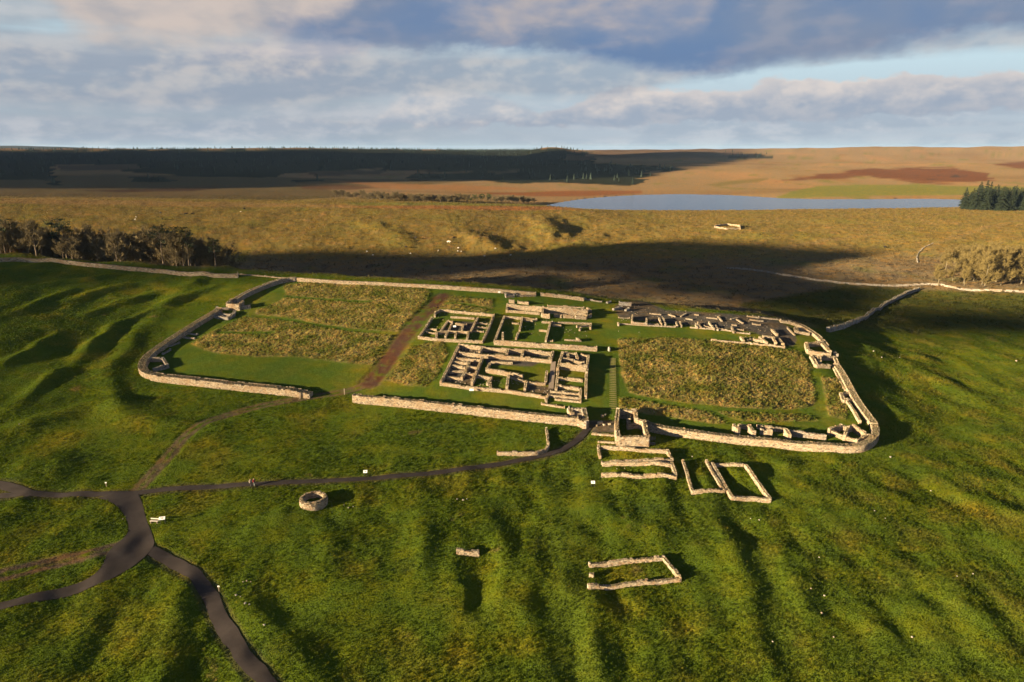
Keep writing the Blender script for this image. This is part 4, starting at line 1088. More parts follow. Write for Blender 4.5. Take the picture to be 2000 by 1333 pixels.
building('ruined_granary', (1070, 610), 'pair of long narrow granaries with tall buttressed lit walls', 'ruin', [
    R(1.3, (995, 585), (1004, 586)), R(1.8, (991, 594), (1030, 597), (1062, 600)), R(0.8, (989, 606), (1020, 608), (1053, 611)), R(0.9, (991, 594), (990, 606)), R(2.2, (1061, 599), (1100, 602), (1147, 605)), R(1.7, (1060, 600), (1059, 611), (1073, 613)),
    R(1.1, (1083, 613), (1096, 615)), R(1.1, (1100, 615), (1120, 616)), R(1.1, (1124, 617), (1144, 618)), R(1.0, (1147, 601), (1154, 606)), R(0.9, (1150, 616), (1154, 614)), R(1.0, (1146, 605), (1145, 618)), R(0.9, (1012, 588), (1032, 591)), R(0.8, (1085, 606), (1110, 608)), R(0.5, (1070, 596), (1140, 600))], w=0.95)
PR = building('ruined_headquarters', (1000, 730), 'largest ruined block at the fort centre, a maze of lit rooms round a court', 'ruin', [
    R(1.2, (898, 672), (940, 677), (990, 681), (1040, 684), (1077, 687)), R(1.2, (1097, 687), (1125, 690)), R(1.0, (1136, 692), (1148, 695)), R(1.1, (897, 673), (885, 697), (873, 722), (861, 746)), R(0.8, (861, 747), (890, 751), (922, 756), (958, 759), (992, 762), (1022, 767), (1047, 770), (1070, 774)),
    R(0.7, (1070, 770), (1100, 773), (1134, 776)), R(0.5, (1085, 778), (1134, 783)), R(1.2, (1149, 694), (1146, 727)), R(1.0, (1145, 730), (1144, 772)), R(1.1, (898, 687), (942, 692), (990, 695), (1040, 699), (1077, 703)),
    R(1.2, (942, 677), (936, 688)), R(1.1, (992, 682), (990, 691)), R(1.1, (1022, 684), (1019, 697)), R(1.1, (1080, 687), (1075, 702)), R(1.1, (942, 697), (933, 720), (922, 747)), R(0.9, (917, 705), (912, 720), (902, 737)),
    R(0.9, (893, 699), (940, 702)), R(0.8, (888, 706), (912, 708)), R(0.8, (884, 713), (908, 716)), R(0.7, (878, 725), (908, 722)), R(0.7, (874, 735), (900, 737)), R(0.8, (916, 716), (936, 718)), R(0.7, (912, 729), (930, 731)),
    R(1.2, (950, 720), (985, 725), (1020, 732)), R(0.8, (957, 709), (951, 719)), R(0.6, (960, 706), (1000, 708)), R(0.9, (925, 730), (960, 737)), R(0.8, (960, 737), (952, 748)), R(0.9, (926, 731), (923, 745)), R(1.4, (993, 732), (990, 755)), R(0.7, (994, 733), (1027, 744)),
    R(0.8, (1027, 747), (1025, 760)), R(0.7, (1030, 746), (1064, 748)), R(1.2, (1098, 690), (1093, 706), (1089, 720)), R(1.9, (1096, 709), (1120, 711), (1146, 714)), R(1.0, (1098, 699), (1118, 702)), R(1.0, (1122, 703), (1140, 706)), R(0.8, (1090, 737), (1110, 738), (1137, 741)),
    R(0.7, (1090, 752), (1134, 759)), R(0.9, (1068, 725), (1066, 745)), R(0.8, (1090, 722), (1086, 760)), R(1.0, (1108, 688), (1110, 698)), R(1.0, (1125, 690), (1128, 700)), R(0.6, (1134, 760), (1133, 774)), R(0.5, (1076, 763), (1130, 768)), R(0.7, (958, 758), (958, 748))], w=0.85)
def fallen(parent, poly, n, smax=0.5):
    P = G2(poly); lo = P.min(0); hi = P.max(0); q = rng.uniform(lo, hi, (n * 3, 2)); q = q[in_poly(q[:, 0], q[:, 1], P)][:n]
    k = gnoise(q[:, 0] / 3, q[:, 1] / 3, 401) > -0.15; q = q[k]; n = len(q); sz = rng.uniform(0.12, 0.5, n) ** 1.3 * smax * 2
    V, F = boxes(np.c_[q, H(q[:, 0], q[:, 1]) + sz * 0.15], np.c_[sz * 0.5, sz * rng.uniform(0.3, 0.5, n), sz * rng.uniform(0.15, 0.4, n)], rng.uniform(0, 3, n), 0.12, 0.12)
    me = new_mesh('fallen_stones', V, quads=F, mat=M_STONE); set_color(me, np.repeat(stone_tints(n, 0.3) * 0.85, 8, 0)); me.transform(Matrix.Translation(-Vector(parent.location)))
    obj('fallen_stones', me, parent, kind='stuff')
fallen(PR, [(897, 675), (945, 680), (935, 720), (925, 752), (864, 745)], 420); fallen(PR, [(945, 682), (1076, 692), (1075, 700), (943, 691)], 160); fallen(PR, [(925, 735), (1060, 745), (1140, 765), (1132, 776), (930, 755)], 260); fallen(PR, [(1098, 692), (1146, 698), (1144, 712), (1094, 708)], 120)
for b_, pl_, n_ in (('ruined_hospital', [(852, 612), (960, 618), (940, 662), (822, 656)], 260), ('ruined_workshop', [(988, 620), (1150, 633), (1150, 660), (970, 660)], 160)):
    fallen(bpy.data.objects[b_], pl_, n_, 0.4)
# timber walkway through it
bw = site('boardwalk', (1078, 735), 'narrow timber walkway of cross planks through the central ruins', 'boardwalk')
A_ = G2([(1081, 706), (1076, 760)], 0.5); dd = A_[1] - A_[0]; L_ = float(np.hypot(*dd)); an = math.atan2(dd[1], dd[0])
pk = box_mesh('plank', [(0, 0, 0, 0.20, 1.35, 0.05)], M_WOOD)
for k in range(int(L_ / 0.24)):
    q = A_[0] + dd * (k + 0.5) * 0.24 / L_
    o = obj('plank', pk, bw); o.location = (q[0] - bw.location[0], q[1] - bw.location[1], float(H(q[0:1], q[1:2])[0]) + 0.5 + random.uniform(-0.01, 0.01) - bw.location[2]); o.rotation_euler = (0, 0, an)
for sgn in (-1, 1):
    V = []
    for k in range(2): pass
    n_ = np.array([-dd[1], dd[0]]) / L_ * 0.5 * sgn
    pts = [A_[0] + n_, A_[1] + n_]
    zs = [float(H(p[0:1], p[1:2])[0]) + 0.46 for p in pts]
    me = bpy.data.meshes.new('beam'); vv = []
    for p, z_ in zip(pts, zs):
        for ox in (-0.06, 0.06):
            for oz in (-0.5, 0): vv.append((p[0] + n_[0] * ox - bw.location[0], p[1] + n_[1] * ox - bw.location[1], z_ + oz - bw.location[2]))
    me.from_pydata(vv, [], [(0, 1, 3, 2), (4, 6, 7, 5), (0, 4, 5, 1), (2, 3, 7, 6), (1, 5, 7, 3), (0, 2, 6, 4)]); me.materials.append(M_WOOD)
    obj('beam', me, bw)

building('ruined_barracks', (1330, 630), 'long low barrack row with many stub walls facing a strip of lawn', 'ruin', [
    R(0.5, (1208, 632), (1260, 635), (1319, 638)), R(0.5, (1349, 639), (1400, 643), (1431, 646)), R(0.6, (1436, 648), (1464, 651)), R(0.4, (1209, 620), (1229, 621)), R(1.1, (1235, 616), (1234, 629)), R(1.2, (1237, 629), (1260, 631)), R(1.1, (1263, 621), (1263, 632)), R(0.7, (1266, 632), (1286, 633)),
    R(1.0, (1287, 621), (1292, 632)), R(1.0, (1295, 621), (1300, 633)), R(0.9, (1321, 629), (1323, 636)), R(0.9, (1328, 629), (1331, 636)), R(0.9, (1359, 633), (1362, 639)), R(0.9, (1363, 630), (1369, 639)), R(0.9, (1385, 629), (1395, 642)), R(0.9, (1398, 636), (1402, 643)), R(0.7, (1376, 636), (1390, 639)), R(0.7, (1405, 642), (1428, 645)),
    R(0.5, (1306, 614), (1319, 618)), R(0.5, (1357, 614), (1364, 615)), R(0.6, (1460, 617), (1482, 620)), R(0.6, (1439, 623), (1451, 631)), R(0.5, (1428, 623), (1440, 621)), R(0.5, (1430, 634), (1438, 635)), R(0.6, (1429, 641), (1452, 644)), R(0.5, (1340, 622), (1352, 624)), R(0.5, (1380, 620), (1400, 622)), R(0.5, (1402, 618), (1410, 627)), R(0.5, (1465, 624), (1490, 627)), R(0.6, (1470, 632), (1485, 634)), R(0.8, (1429, 638), (1433, 648)),
    R(0.5, (1270, 612), (1290, 614)), R(0.5, (1330, 618), (1340, 612)), R(0.8, (1207, 630), (1208, 634))], w=0.62, hs=0.75, grey=0.3)
building('ruined_bathhouse', (1490, 668), 'small cluster of pale room walls at the east end of the barrack lawn', 'ruin', [
    R(0.7, (1390, 663), (1425, 666), (1463, 669)), R(0.7, (1467, 670), (1500, 673), (1532, 677)), R(0.8, (1447, 658), (1453, 665)), R(1.1, (1484, 657), (1498, 668)), R(0.9, (1490, 655), (1519, 659)), R(1.1, (1510, 659), (1516, 669)), R(0.8, (1472, 662), (1495, 666)), R(0.8, (1508, 643), (1518, 653)), R(0.8, (1520, 660), (1530, 672)), R(0.5, (1460, 664), (1472, 662))], w=0.85)
fallen(bpy.data.objects['ruined_barracks'], [(1205, 600), (1240, 592), (1400, 614), (1500, 622), (1530, 660), (1440, 645), (1210, 628)], 420, 0.45); fallen(bpy.data.objects['ruined_bathhouse'], [(1450, 658), (1520, 658), (1532, 675), (1460, 668)], 90, 0.4)
building('ruined_tower', (1222, 592), 'lone grey block of masonry on the shaded crag edge', 'ruin', [R(1.2, (1210, 590), (1232, 592)), R(0.7, (1198, 603), (1214, 599)), R(0.6, (1186, 590), (1192, 588)), R(0.6, (1222, 605), (1228, 602))], w=1.0, grey=0.7)

# --- village outlines south of the fort
building('house_footings', (1240, 905), 'two long rectangular stone house footings side by side just below the gatehouse', 'ruin', [
    R(0.7, (1169, 870), (1172, 891)), R(0.8, (1176, 871), (1210, 873), (1247, 876), (1304, 880)), R(0.8, (1304, 880), (1313, 895)), R(0.8, (1176, 901), (1240, 899), (1313, 896)), R(0.8, (1178, 904), (1250, 903), (1308, 906)), R(0.8, (1312, 903), (1320, 927)), R(0.8, (1176, 925), (1240, 928), (1320, 930))], w=0.75)
building('house_footings', (1380, 935), 'open-topped rectangular stone footing left of the narrow alley', 'ruin', [R(0.7, (1334, 899), (1344, 930), (1353, 960)), R(0.7, (1353, 960), (1414, 957)), R(0.7, (1380, 899), (1396, 928), (1414, 956))], w=0.7)
building('house_footings', (1450, 940), 'complete slanting rectangular stone footing right of the narrow alley', 'ruin', [R(0.8, (1392, 904), (1410, 936), (1429, 969)), R(0.8, (1429, 969), (1468, 971), (1504, 974)), R(0.8, (1457, 908), (1480, 940), (1504, 972)), R(0.6, (1398, 906), (1457, 908))], w=0.8)
building('house_footings', (1240, 1115), 'isolated rectangular stone footing lower down the slope', 'ruin', [R(0.7, (1152, 1100), (1220, 1094), (1296, 1087)), R(0.7, (1296, 1087), (1312, 1106), (1326, 1124)), R(0.7, (1150, 1143), (1240, 1136), (1328, 1128)), R(0.6, (1153, 1120), (1158, 1121))], w=0.7)
building('retaining_wall', (1020, 883), 'low angled stone wall corner beside the bend of the path', 'wall', [R(0.9, (972, 882), (1010, 883), (1046, 882), (1066, 876), (1071, 868)), R(0.7, (1071, 868), (1069, 850), (1067, 836))], w=0.6)
building('retaining_wall', (915, 1074), 'short bright stone face alone in a dark grassy hollow', 'wall', [R(1.0, (893, 1072), (934, 1076))], w=0.6, ragged=0.1)

# --- field walls
W = site('field_wall', (250, 524), 'dry stone field wall running along the edge of the wood', 'field wall')
wall(W, [(-140, 508), (0, 503.5), (62, 505), (125, 507.5), (175, 514), (250, 521.5), (325, 527), (400, 531.5), (464, 535)], 1.2, 1.5, curve=1, course=0.3, length=0.7, ragged=0.06)
wall(W, [(466, 535), (500, 537), (540, 541), (574, 543)], 0.8, 0.5, ragged=0.2)
W = site('field_wall', (1720, 605), 'grey straight stone wall dropping from the fort corner across the burn', 'field wall')
wall(W, [(1618, 640), (1648, 634), (1680, 622), (1715, 601), (1750, 580), (1778, 567), (1794, 562)], 1.5, 1.6, curve=1, course=0.35, length=0.8, ragged=0.06, grey=0.7)
W = site('field_wall', (1650, 545), 'long curving field wall in front of the pale trees', 'field wall')
wall(W, [(1420, 522), (1480, 526), (1540, 537), (1620, 549), (1700, 555), (1760, 557), (1830, 553), (1860, 561), (1930, 566), (2060, 571)], 0.75, 1.1, curve=1, course=0.3, length=0.6, ragged=0.10, grey=0.55)
W = site('field_wall', (1800, 490), 'short hooked ruined wall out on the brown slope', 'field wall')
wall(W, [(1792, 512), (1790, 500), (1800, 486), (1822, 475)], 0.8, 0.45, curve=1, course=0.3, length=0.6, ragged=0.4, grey=0.6)
sp = building('sheep_pen', (1420, 443), 'small stone sheepfold alone on the far sunlit slope', 'sheepfold', [R(1.5, (1396, 441), (1420, 437), (1444, 440)), R(1.5, (1396, 442), (1420, 446), (1446, 445)), R(1.5, (1444, 439), (1446, 446))], w=0.9, course=0.4, length=0.9)

# ------------------------------------------------------------------ grass standing on the ground (uncountable: one object per sward)
def tuft_mesh(name, nb, h, spread, w, seed):
    r = random.Random(seed); V = []; T_ = []
    for _ in range(nb):
        a = r.uniform(0, 6.283); d = r.uniform(0, spread * 0.5); x = math.cos(a) * d; y = math.sin(a) * d
        lean = r.uniform(0.2, 1.0) * spread; hh = h * r.uniform(0.55, 1.15); pa = r.uniform(0, 6.283)
        px_, py_ = math.cos(pa) * w / 2, math.sin(pa) * w / 2
        dx, dy = math.cos(a) * lean + 0.12 * spread, math.sin(a) * lean
        i = len(V)
        V += [(x - px_, y - py_, -0.04), (x + px_, y + py_, -0.04), (x + dx * 0.45 - px_ * 0.8, y + dy * 0.45 - py_ * 0.8, hh * 0.72), (x + dx * 0.45 + px_ * 0.8, y + dy * 0.45 + py_ * 0.8, hh * 0.72), (x + dx, y + dy, hh)]
        T_ += [(i, i + 1, i + 3), (i, i + 3, i + 2), (i + 2, i + 3, i + 4)]
    return new_mesh(name, V, tris=T_, mat=M_TUFT)

def instancer(protos):
    ng = bpy.data.node_groups.new('scatter', 'GeometryNodeTree')
    ng.interface.new_socket('Geometry', in_out='INPUT', socket_type='NodeSocketGeometry')
    ng.interface.new_socket('Geometry', in_out='OUTPUT', socket_type='NodeSocketGeometry')
    N = ng.nodes.new; L = ng.links.new
    gi = N('NodeGroupInput'); go = N('NodeGroupOutput')
    jn = N('GeometryNodeJoinGeometry')
    idx = N('GeometryNodeInputNamedAttribute'); idx.data_type = 'INT'; idx.inputs[0].default_value = 'kindno'
    sc = N('GeometryNodeInputNamedAttribute'); sc.data_type = 'FLOAT'; sc.inputs[0].default_value = 'size'
    rt = N('GeometryNodeInputNamedAttribute'); rt.data_type = 'FLOAT'; rt.inputs[0].default_value = 'turn'
    cx = N('ShaderNodeCombineXYZ'); L(rt.outputs[0], cx.inputs[2])
    for k, p in enumerate(protos):
        oi = N('GeometryNodeObjectInfo'); oi.inputs['Object'].default_value = p; oi.inputs['As Instance'].default_value = True
        cmp_ = N('FunctionNodeCompare'); cmp_.data_type = 'INT'; cmp_.operation = 'EQUAL'
        ins = [s_ for s_ in cmp_.inputs if s_.type == 'INT']
        L(idx.outputs[0], ins[0]); ins[1].default_value = k
        ip = N('GeometryNodeInstanceOnPoints')
        L(gi.outputs[0], ip.inputs['Points']); L(cmp_.outputs[0], ip.inputs['Selection']); L(oi.outputs['Geometry'], ip.inputs['Instance'])
        L(cx.outputs[0], ip.inputs['Rotation']); L(sc.outputs[0], ip.inputs['Scale'])
        L(ip.outputs[0], jn.inputs[0])
    L(jn.outputs[0], go.inputs[0])
    return ng

inframe = (PX > -60) & (PX < 2060) & (PY > 285) & (PY < 1400) & front
cell_area = np.abs((GX[:-1, 1:] - GX[:-1, :-1]) * (GY[1:, :-1] - GY[:-1, :-1]))
def scatter(density, maxn):
    """random points on the ground sheet, density per square metre at each vertex"""
    lam = cell_area * np.where(inframe, density, 0)[:-1, :-1]
    tot = lam.sum()
    if tot > maxn: lam *= maxn / tot
    k = rng.poisson(lam)
    i, j = np.nonzero(k); rep = k[i, j]; i = np.repeat(i, rep); j = np.repeat(j, rep)
    u = rng.random(len(i)); v = rng.random(len(i))
    def bl(A): 
        if A.ndim == 3: uu, vv = u[:, None], v[:, None]
        else: uu, vv = u, v
        return A[i, j] * (1 - uu) * (1 - vv) + A[i, j + 1] * uu * (1 - vv) + A[i + 1, j] * (1 - uu) * vv + A[i + 1, j + 1] * uu * vv
    return np.stack([bl(GX), bl(GY), bl(GZ)], -1), bl(tint), (i, j)

def sward(name, label, pts, cols, sizes, protos, turn=None):
    me = bpy.data.meshes.new(name); me.vertices.add(len(pts)); me.vertices.foreach_set('co', pts.astype(np.float32).ravel())
    set_color(me, cols)
    n = len(pts)
    for nm, ty, val in (('size', 'FLOAT', sizes.astype(np.float32)), ('turn', 'FLOAT', (rng.uniform(0, 6.283, n) if turn is None else turn).astype(np.float32)), ('kindno', 'INT', rng.integers(0, len(protos), n).astype(np.int32))):
        a_ = me.attributes.new(nm, ty, 'POINT'); a_.data.foreach_set('value', val)
    o = obj(name, me, kind='stuff'); o['label'] = label
    md = o.modifiers.new('scatter', 'NODES'); md.node_group = instancer(protos)
    return o

def proto(name, me): return bpy.data.objects.new(name, me)
T_SHORT = [proto('short_tuft', tuft_mesh('short_tuft', 9, 0.26, 0.34, 0.11, k)) for k in range(4)]
T_LONG = [proto('long_tuft', tuft_mesh('long_tuft', 12, 0.46, 0.46, 0.12, 10 + k)) for k in range(4)]
T_RUSH = [proto('rush_tuft', tuft_mesh('rush_tuft', 10, 0.75, 0.55, 0.22, 20 + k)) for k in range(3)]
near_z = 1 - behind
tar0 = rp.copy()
for nm_ in ('footpath', 'footpath_down', 'footpath_side'): tar0 = np.maximum(tar0, lm(PATHS[nm_][0], PATHS[nm_][1] - 0.05, 0.25))
free = (1 - tar0) * (1 - 0.75 * np.clip(pmask - tar, 0, 1)) * (1 - pave)
d1 = near_z * free * (1 - mown) * (1 - rough) * (6.0 * np.clip(120 / np.maximum(GY, 60), 0, 1) ** 1.6) * (0.35 + smooth(-0.5, 0.5, nM + 0.6 * nS)) * (1 - 0.8 * turf)
p_, c_, _ = scatter(d1, 220000)
br = rng.uniform(0.78, 1.25, (len(p_), 1)); dry = (rng.random((len(p_), 1)) < 0.03)
c_ = np.where(dry, c_ * np.array([[1.9, 1.35, 1.3]]), c_) * br * 1.25
sward('pasture_grass', 'tussocky green pasture grass on the slopes round the fort', p_, c_, rng.uniform(0.32, 0.85, len(p_)) * (1 + 0.2 * smooth(100, 220, p_[:, 1])), T_SHORT)
p_, c_, _ = scatter(rough * near_z * free * 4.0, 60000)
c_ = c_ * 1.55 * np.array([[0.97, 1.0, 0.9]]) * rng.uniform(0.7, 1.3, (len(p_), 1)) * np.where(rng.random((len(p_), 1)) < 0.4, np.array([[1.25, 1.1, 0.95]]), np.array([[0.8, 0.95, 0.8]]))
sward('rough_grass', 'uncut straw-coloured rough grass inside the fort', p_, c_, rng.uniform(0.4, 0.95, len(p_)), T_LONG)
d3 = behind * (1 - smooth(850, 1000, GY)) * 0.16 * smooth(-0.35, 0.3, nV2)
p_, c_, _ = scatter(d3, 70000)
c_ = c_ * 1.15 * rng.uniform(0.7, 1.3, (len(p_), 1))
sward('moor_grass', 'brown rushes and moor grass on the valley floor and far slope', p_, c_, rng.uniform(0.5, 1.1, len(p_)), T_RUSH)

# ------------------------------------------------------------------ far plantation
def spruce_small(name, seed, tiers=4, h=14.0, r=2.6):
    rr = random.Random(seed); V = []; F = []
    for t_ in range(tiers):
        z0 = h * (0.08 + 0.80 * t_ / tiers); z1 = z0 + h * (0.42 if t_ < tiers - 1 else 0.95 - z0 / h); ra = r * (1 - 0.82 * t_ / tiers)
        i = len(V); k = 6
        for a in range(k):
            an_ = a / k * 6.283 + t_ * 0.5 + rr.uniform(-0.2, 0.2); q = ra * rr.uniform(0.7, 1.2)
            V.append((math.cos(an_) * q, math.sin(an_) * q, z0 + rr.uniform(-0.4, 0.4)))
        V.append((0, 0, z1))
        F += [(i + a, i + (a + 1) % k, i + k) for a in range(k)]
    return new_mesh(name, V, faces=F, mat=M_FOREST)
def forest_material():
    m, g, out = mat_new('plantation_conifer')
    at = g.n('ShaderNodeAttribute', attribute_name='tint', attribute_type='INSTANCER')
    d = g.n('ShaderNodeBsdfDiffuse'); g.put(d.inputs[0], at.outputs['Color']); g.nt.links.new(d.outputs[0], out.inputs[0])
    return m
M_FOREST = forest_material()
T_SPR = [proto('small_conifer', spruce_small('small_conifer', k)) for k in range(3)]
p_, c_, _ = scatter(forest * 0.02 * smooth(-0.75, -0.2, nW2), 70000)
c_ = np.array([[0.026, 0.036, 0.026]]) * rng.uniform(0.6, 1.5, (len(p_), 1))
sward('plantation_forest', 'dark conifer plantation covering the distant hills', p_, c_, rng.uniform(0.7, 1.25, len(p_)), T_SPR)

# ------------------------------------------------------------------ trees
def tube(V, F, p0, p1, r0, r1, k=4):
    d = Vector(p1) - Vector(p0)
    if d.length < 1e-6: return
    q = d.to_track_quat('Z', 'Y'); i = len(V)
    for p, r in ((p0, r0), (p1, r1)):
        for a in range(k):
            v = q @ Vector((math.cos(a / k * 6.2832) * r, math.sin(a / k * 6.2832) * r, 0)); V.append((p[0] + v.x, p[1] + v.y, p[2] + v.z))
    F += [(i + a, i + (a + 1) % k, i + k + (a + 1) % k, i + k + a) for a in range(k)]

def bare_tree(seed, h=15.0, wide=0.34, twigs=7, lean=0.05):
    r = random.Random(seed); TV, TF, CV, CF = [], [], [], []
    p = Vector((0, 0, -0.6)); rad = h * 0.020; n = 6; pts = [p.copy()]
    for i in range(n):
        q = p + Vector((r.uniform(-lean, lean) * h * 0.12, r.uniform(-lean, lean) * h * 0.12, h * 0.78 / n)); tube(TV, TF, p, q, rad * (1 - i / n * 0.8), rad * (1 - (i + 1) / n * 0.8), 6); p = q; pts.append(p.copy())
    def grow(p0, d, L, rr, lev):
        segs = 3 if lev < 2 else 2
        p = Vector(p0); d = d.normalized()
        for s_ in range(segs):
            d = (d + Vector((r.uniform(-0.25, 0.25), r.uniform(-0.25, 0.25), r.uniform(-0.05, 0.28)))).normalized()
            q = p + d * L / segs; tube(CV, CF, p, q, rr * (1 - s_ / segs * 0.6), rr * (1 - (s_ + 1) / segs * 0.6), 3)
            if lev < 2:
                for _ in range(2 if lev == 0 else 3):
                    b = (d + Vector((r.uniform(-1, 1), r.uniform(-1, 1), r.uniform(-0.3, 0.7))) * 0.95).normalized(); grow(q, b, L * r.uniform(0.4, 0.62), rr * 0.45, lev + 1)
            else:
                for _ in range(twigs):
                    b = (d * 0.7 + Vector((r.uniform(-1, 1), r.uniform(-1, 1), r.uniform(-0.5, 0.9)))).normalized() * L * r.uniform(0.5, 1.1)
                    w = Vector((r.uniform(-1, 1), r.uniform(-1, 1), r.uniform(-1, 1))).normalized() * 0.058; i = len(CV)
                    CV.extend([tuple(q + w), tuple(q - w), tuple(q + b)]); CF.append((i, i + 1, i + 2))
            p = q
    for k in range(13):
        t_ = r.uniform(0.18, 1.0); b = pts[min(n, int(t_ * n))]; a = k * 2.4 + r.uniform(-0.4, 0.4)
        grow(b, Vector((math.cos(a), math.sin(a), r.uniform(0.5, 1.3))), h * wide * r.uniform(0.7, 1.15) * (1.15 - 0.5 * t_), rad * 0.38, 0)
    return TV, TF, CV, CF

def pine_tree(seed, h=17.0):
    r = random.Random(seed); TV, TF, CV, CF = [], [], [], []
    p = Vector((0, 0, -0.6)); n = 6; pts = [p.copy()]; rad = h * 0.019
    for i in range(n):
        q = p + Vector((r.uniform(-0.2, 0.2), r.uniform(-0.2, 0.2), h * 0.9 / n)); tube(TV, TF, p, q, rad * (1 - i / n * 0.75), rad * (1 - (i + 1) / n * 0.75), 6); p = q; pts.append(p.copy())
    for k in range(26):
        t_ = r.uniform(0.50, 1.0); b = Vector((0, 0, h * 0.9 * t_)); a = r.uniform(0, 6.283); L = h * 0.19 * (1.25 - 0.75 * t_) * r.uniform(0.6, 1.2)
        e = b + Vector((math.cos(a) * L, math.sin(a) * L, L * r.uniform(0.0, 0.5))); tube(TV, TF, b, e, 0.09, 0.03, 3)
        R_ = r.uniform(0.9, 1.6) * h / 17
        for _ in range(46):
            o = Vector((r.gauss(0, 1), r.gauss(0, 1), r.gauss(0, 0.5))); o = o.normalized() * R_ * r.random() ** 0.4; o.z *= 0.55
            c = e + o; u = Vector((r.uniform(-1, 1), r.uniform(-1, 1), r.uniform(-0.4, 0.8))).normalized() * r.uniform(0.25, 0.5); w = u.cross(Vector((r.uniform(-1, 1), r.uniform(-1, 1), 1))).normalized() * r.uniform(0.1, 0.22)
            i = len(CV); CV.extend([tuple(c - w), tuple(c + w), tuple(c + u)]); CF.append((i, i + 1, i + 2))
    return TV, TF, CV, CF

def spruce_tree(seed, h=20.0, rb=3.4):
    r = random.Random(seed); TV, TF, CV, CF = [], [], [], []
    tube(TV, TF, (0, 0, -0.6), (0, 0, h * 0.95), 0.28, 0.04, 6)
    for k in range(260):
        t_ = r.random() ** 1.25; z = h * (0.06 + 0.92 * t_); L = rb * (1 - t_) ** 0.85 * r.uniform(0.7, 1.15) + 0.15; a = r.uniform(0, 6.283)
        d = Vector((math.cos(a), math.sin(a), 0)); s_ = Vector((-math.sin(a), math.cos(a), 0)); b = Vector((0, 0, z))
        for m_ in range(4):
            f0 = m_ / 4; f1 = (m_ + 1.25) / 4; w = L * 0.34 * (1.1 - f0 * 0.6)
            c = b + d * L * f0 + Vector((0, 0, -0.28 * L * f0 * f0 + 0.12)); e = b + d * L * f1 + Vector((0, 0, -0.30 * L * f1 * f1))
            i = len(CV); j = Vector((r.uniform(-.1, .1), r.uniform(-.1, .1), r.uniform(-.25, .15)))
            CV.extend([tuple(c), tuple(e + s_ * w + j), tuple(e - s_ * w + j), tuple(e + d * 0.3)]); CF.extend([(i, i + 1, i + 3), (i, i + 3, i + 2)])
    return TV, TF, CV, CF

def tree_meshes(kind, data, bark, leaf):
    TV, TF, CV, CF = data
    return (new_mesh(kind + '_trunk', TV, faces=TF, mat=bark, smooth_=True), new_mesh(kind + '_crown', CV, faces=CF, mat=leaf))
BARE = [tree_meshes('bare_tree', bare_tree(k, 15, 0.30 + 0.02 * (k % 3), 5), M_BARK, M_TWIG) for k in range(5)]
PALE = [tree_meshes('pale_tree', bare_tree(50 + k, 16, 0.25, 4, 0.03), M_BARKP, M_TWIGP) for k in range(4)]
PINE = [tree_meshes('pine_tree', pine_tree(k), M_BARK, M_NEEDLE) for k in range(3)]
SPRU = [tree_meshes('spruce_tree', spruce_tree(k, 20.0, 4.6), M_BARK, M_SPRUCE) for k in range(3)]
ORNG = tree_meshes('orange_tree', bare_tree(77, 9, 0.34, 12), M_BARK, M_OCHRE)
SMALL = [tree_meshes('small_tree', bare_tree(90 + k, 11, 0.36, 5), M_BARK, M_TWIG) for k in range(2)]
SMALLG = tree_meshes('leafy_tree', pine_tree(95, 11.0), M_BARK, simple_mat('olive_leaves', (0.075, 0.085, 0.022), 0.8, 0.4, 0.6))

TOPS = {}
def tree(name, ms, x, y, scale, label, cat='tree', group=None, sx=1.0, h_nom=15.0):
    e = empty(name, (x, y, float(H(np.array([x]), np.array([y]))[0])), label, cat, group, random.uniform(0, 6.283))
    top_ = TOPS.setdefault(ms[1].name, max(v.co.z for v in ms[1].vertices))
    scale = scale * h_nom / top_
    e.scale = (scale * sx, scale * sx, scale)
    obj('trunk', ms[0], e); obj('crown', ms[1], e)
    return e
def tree_px(name, ms, px, base_row, top_row, label, group=None, sx=1.0, h0=15.0, back=None):
    q = G2([(px, base_row)])[0] if back is None else None
    d = math.hypot(q[0], q[1]); zc = q[1] * math.cos(PITCH) + 18
    ht = (base_row - top_row) / FPX * zc * 1.02
    return tree(name, ms, q[0], q[1], ht / h0, label, group=group, sx=sx, h_nom=h0)

# wood behind the field wall
lw = lambda x: float(np.interp(x, crag_pts[:, 0], crag_pts[:, 1]))
wood = []
rr = random.Random(5)
for k in range(60):
    px = -25 + 463 * (k + rr.random()) / 60; dpt = rr.uniform(5, 48)
    yy = 270 + dpt; x = (px - 1000) / FPX * (yy * math.cos(PITCH) + 14)
    yy = lw(x) + dpt; x = (px - 1000) / FPX * (yy * math.cos(PITCH) + 14)
    z = float(H(np.array([x]), np.array([yy]))[0])
    top = float(np.interp(px, [0, 60, 120, 200, 300, 380, 440], [428, 422, 438, 432, 438, 446, 468])) + rr.uniform(-4, 26)
    a = PITCH + math.atan((top - 666.5) / FPX); zt = CAM_Z - yy * math.tan(a)
    ht = max(6.5, zt - z)
    tree('bare_tree', BARE[rr.randrange(5)], x, yy, ht / 15.0, 'leafless brown tree in the wood behind the field wall', group='leafless trees of the wood', sx=rr.uniform(0.8, 1.05))
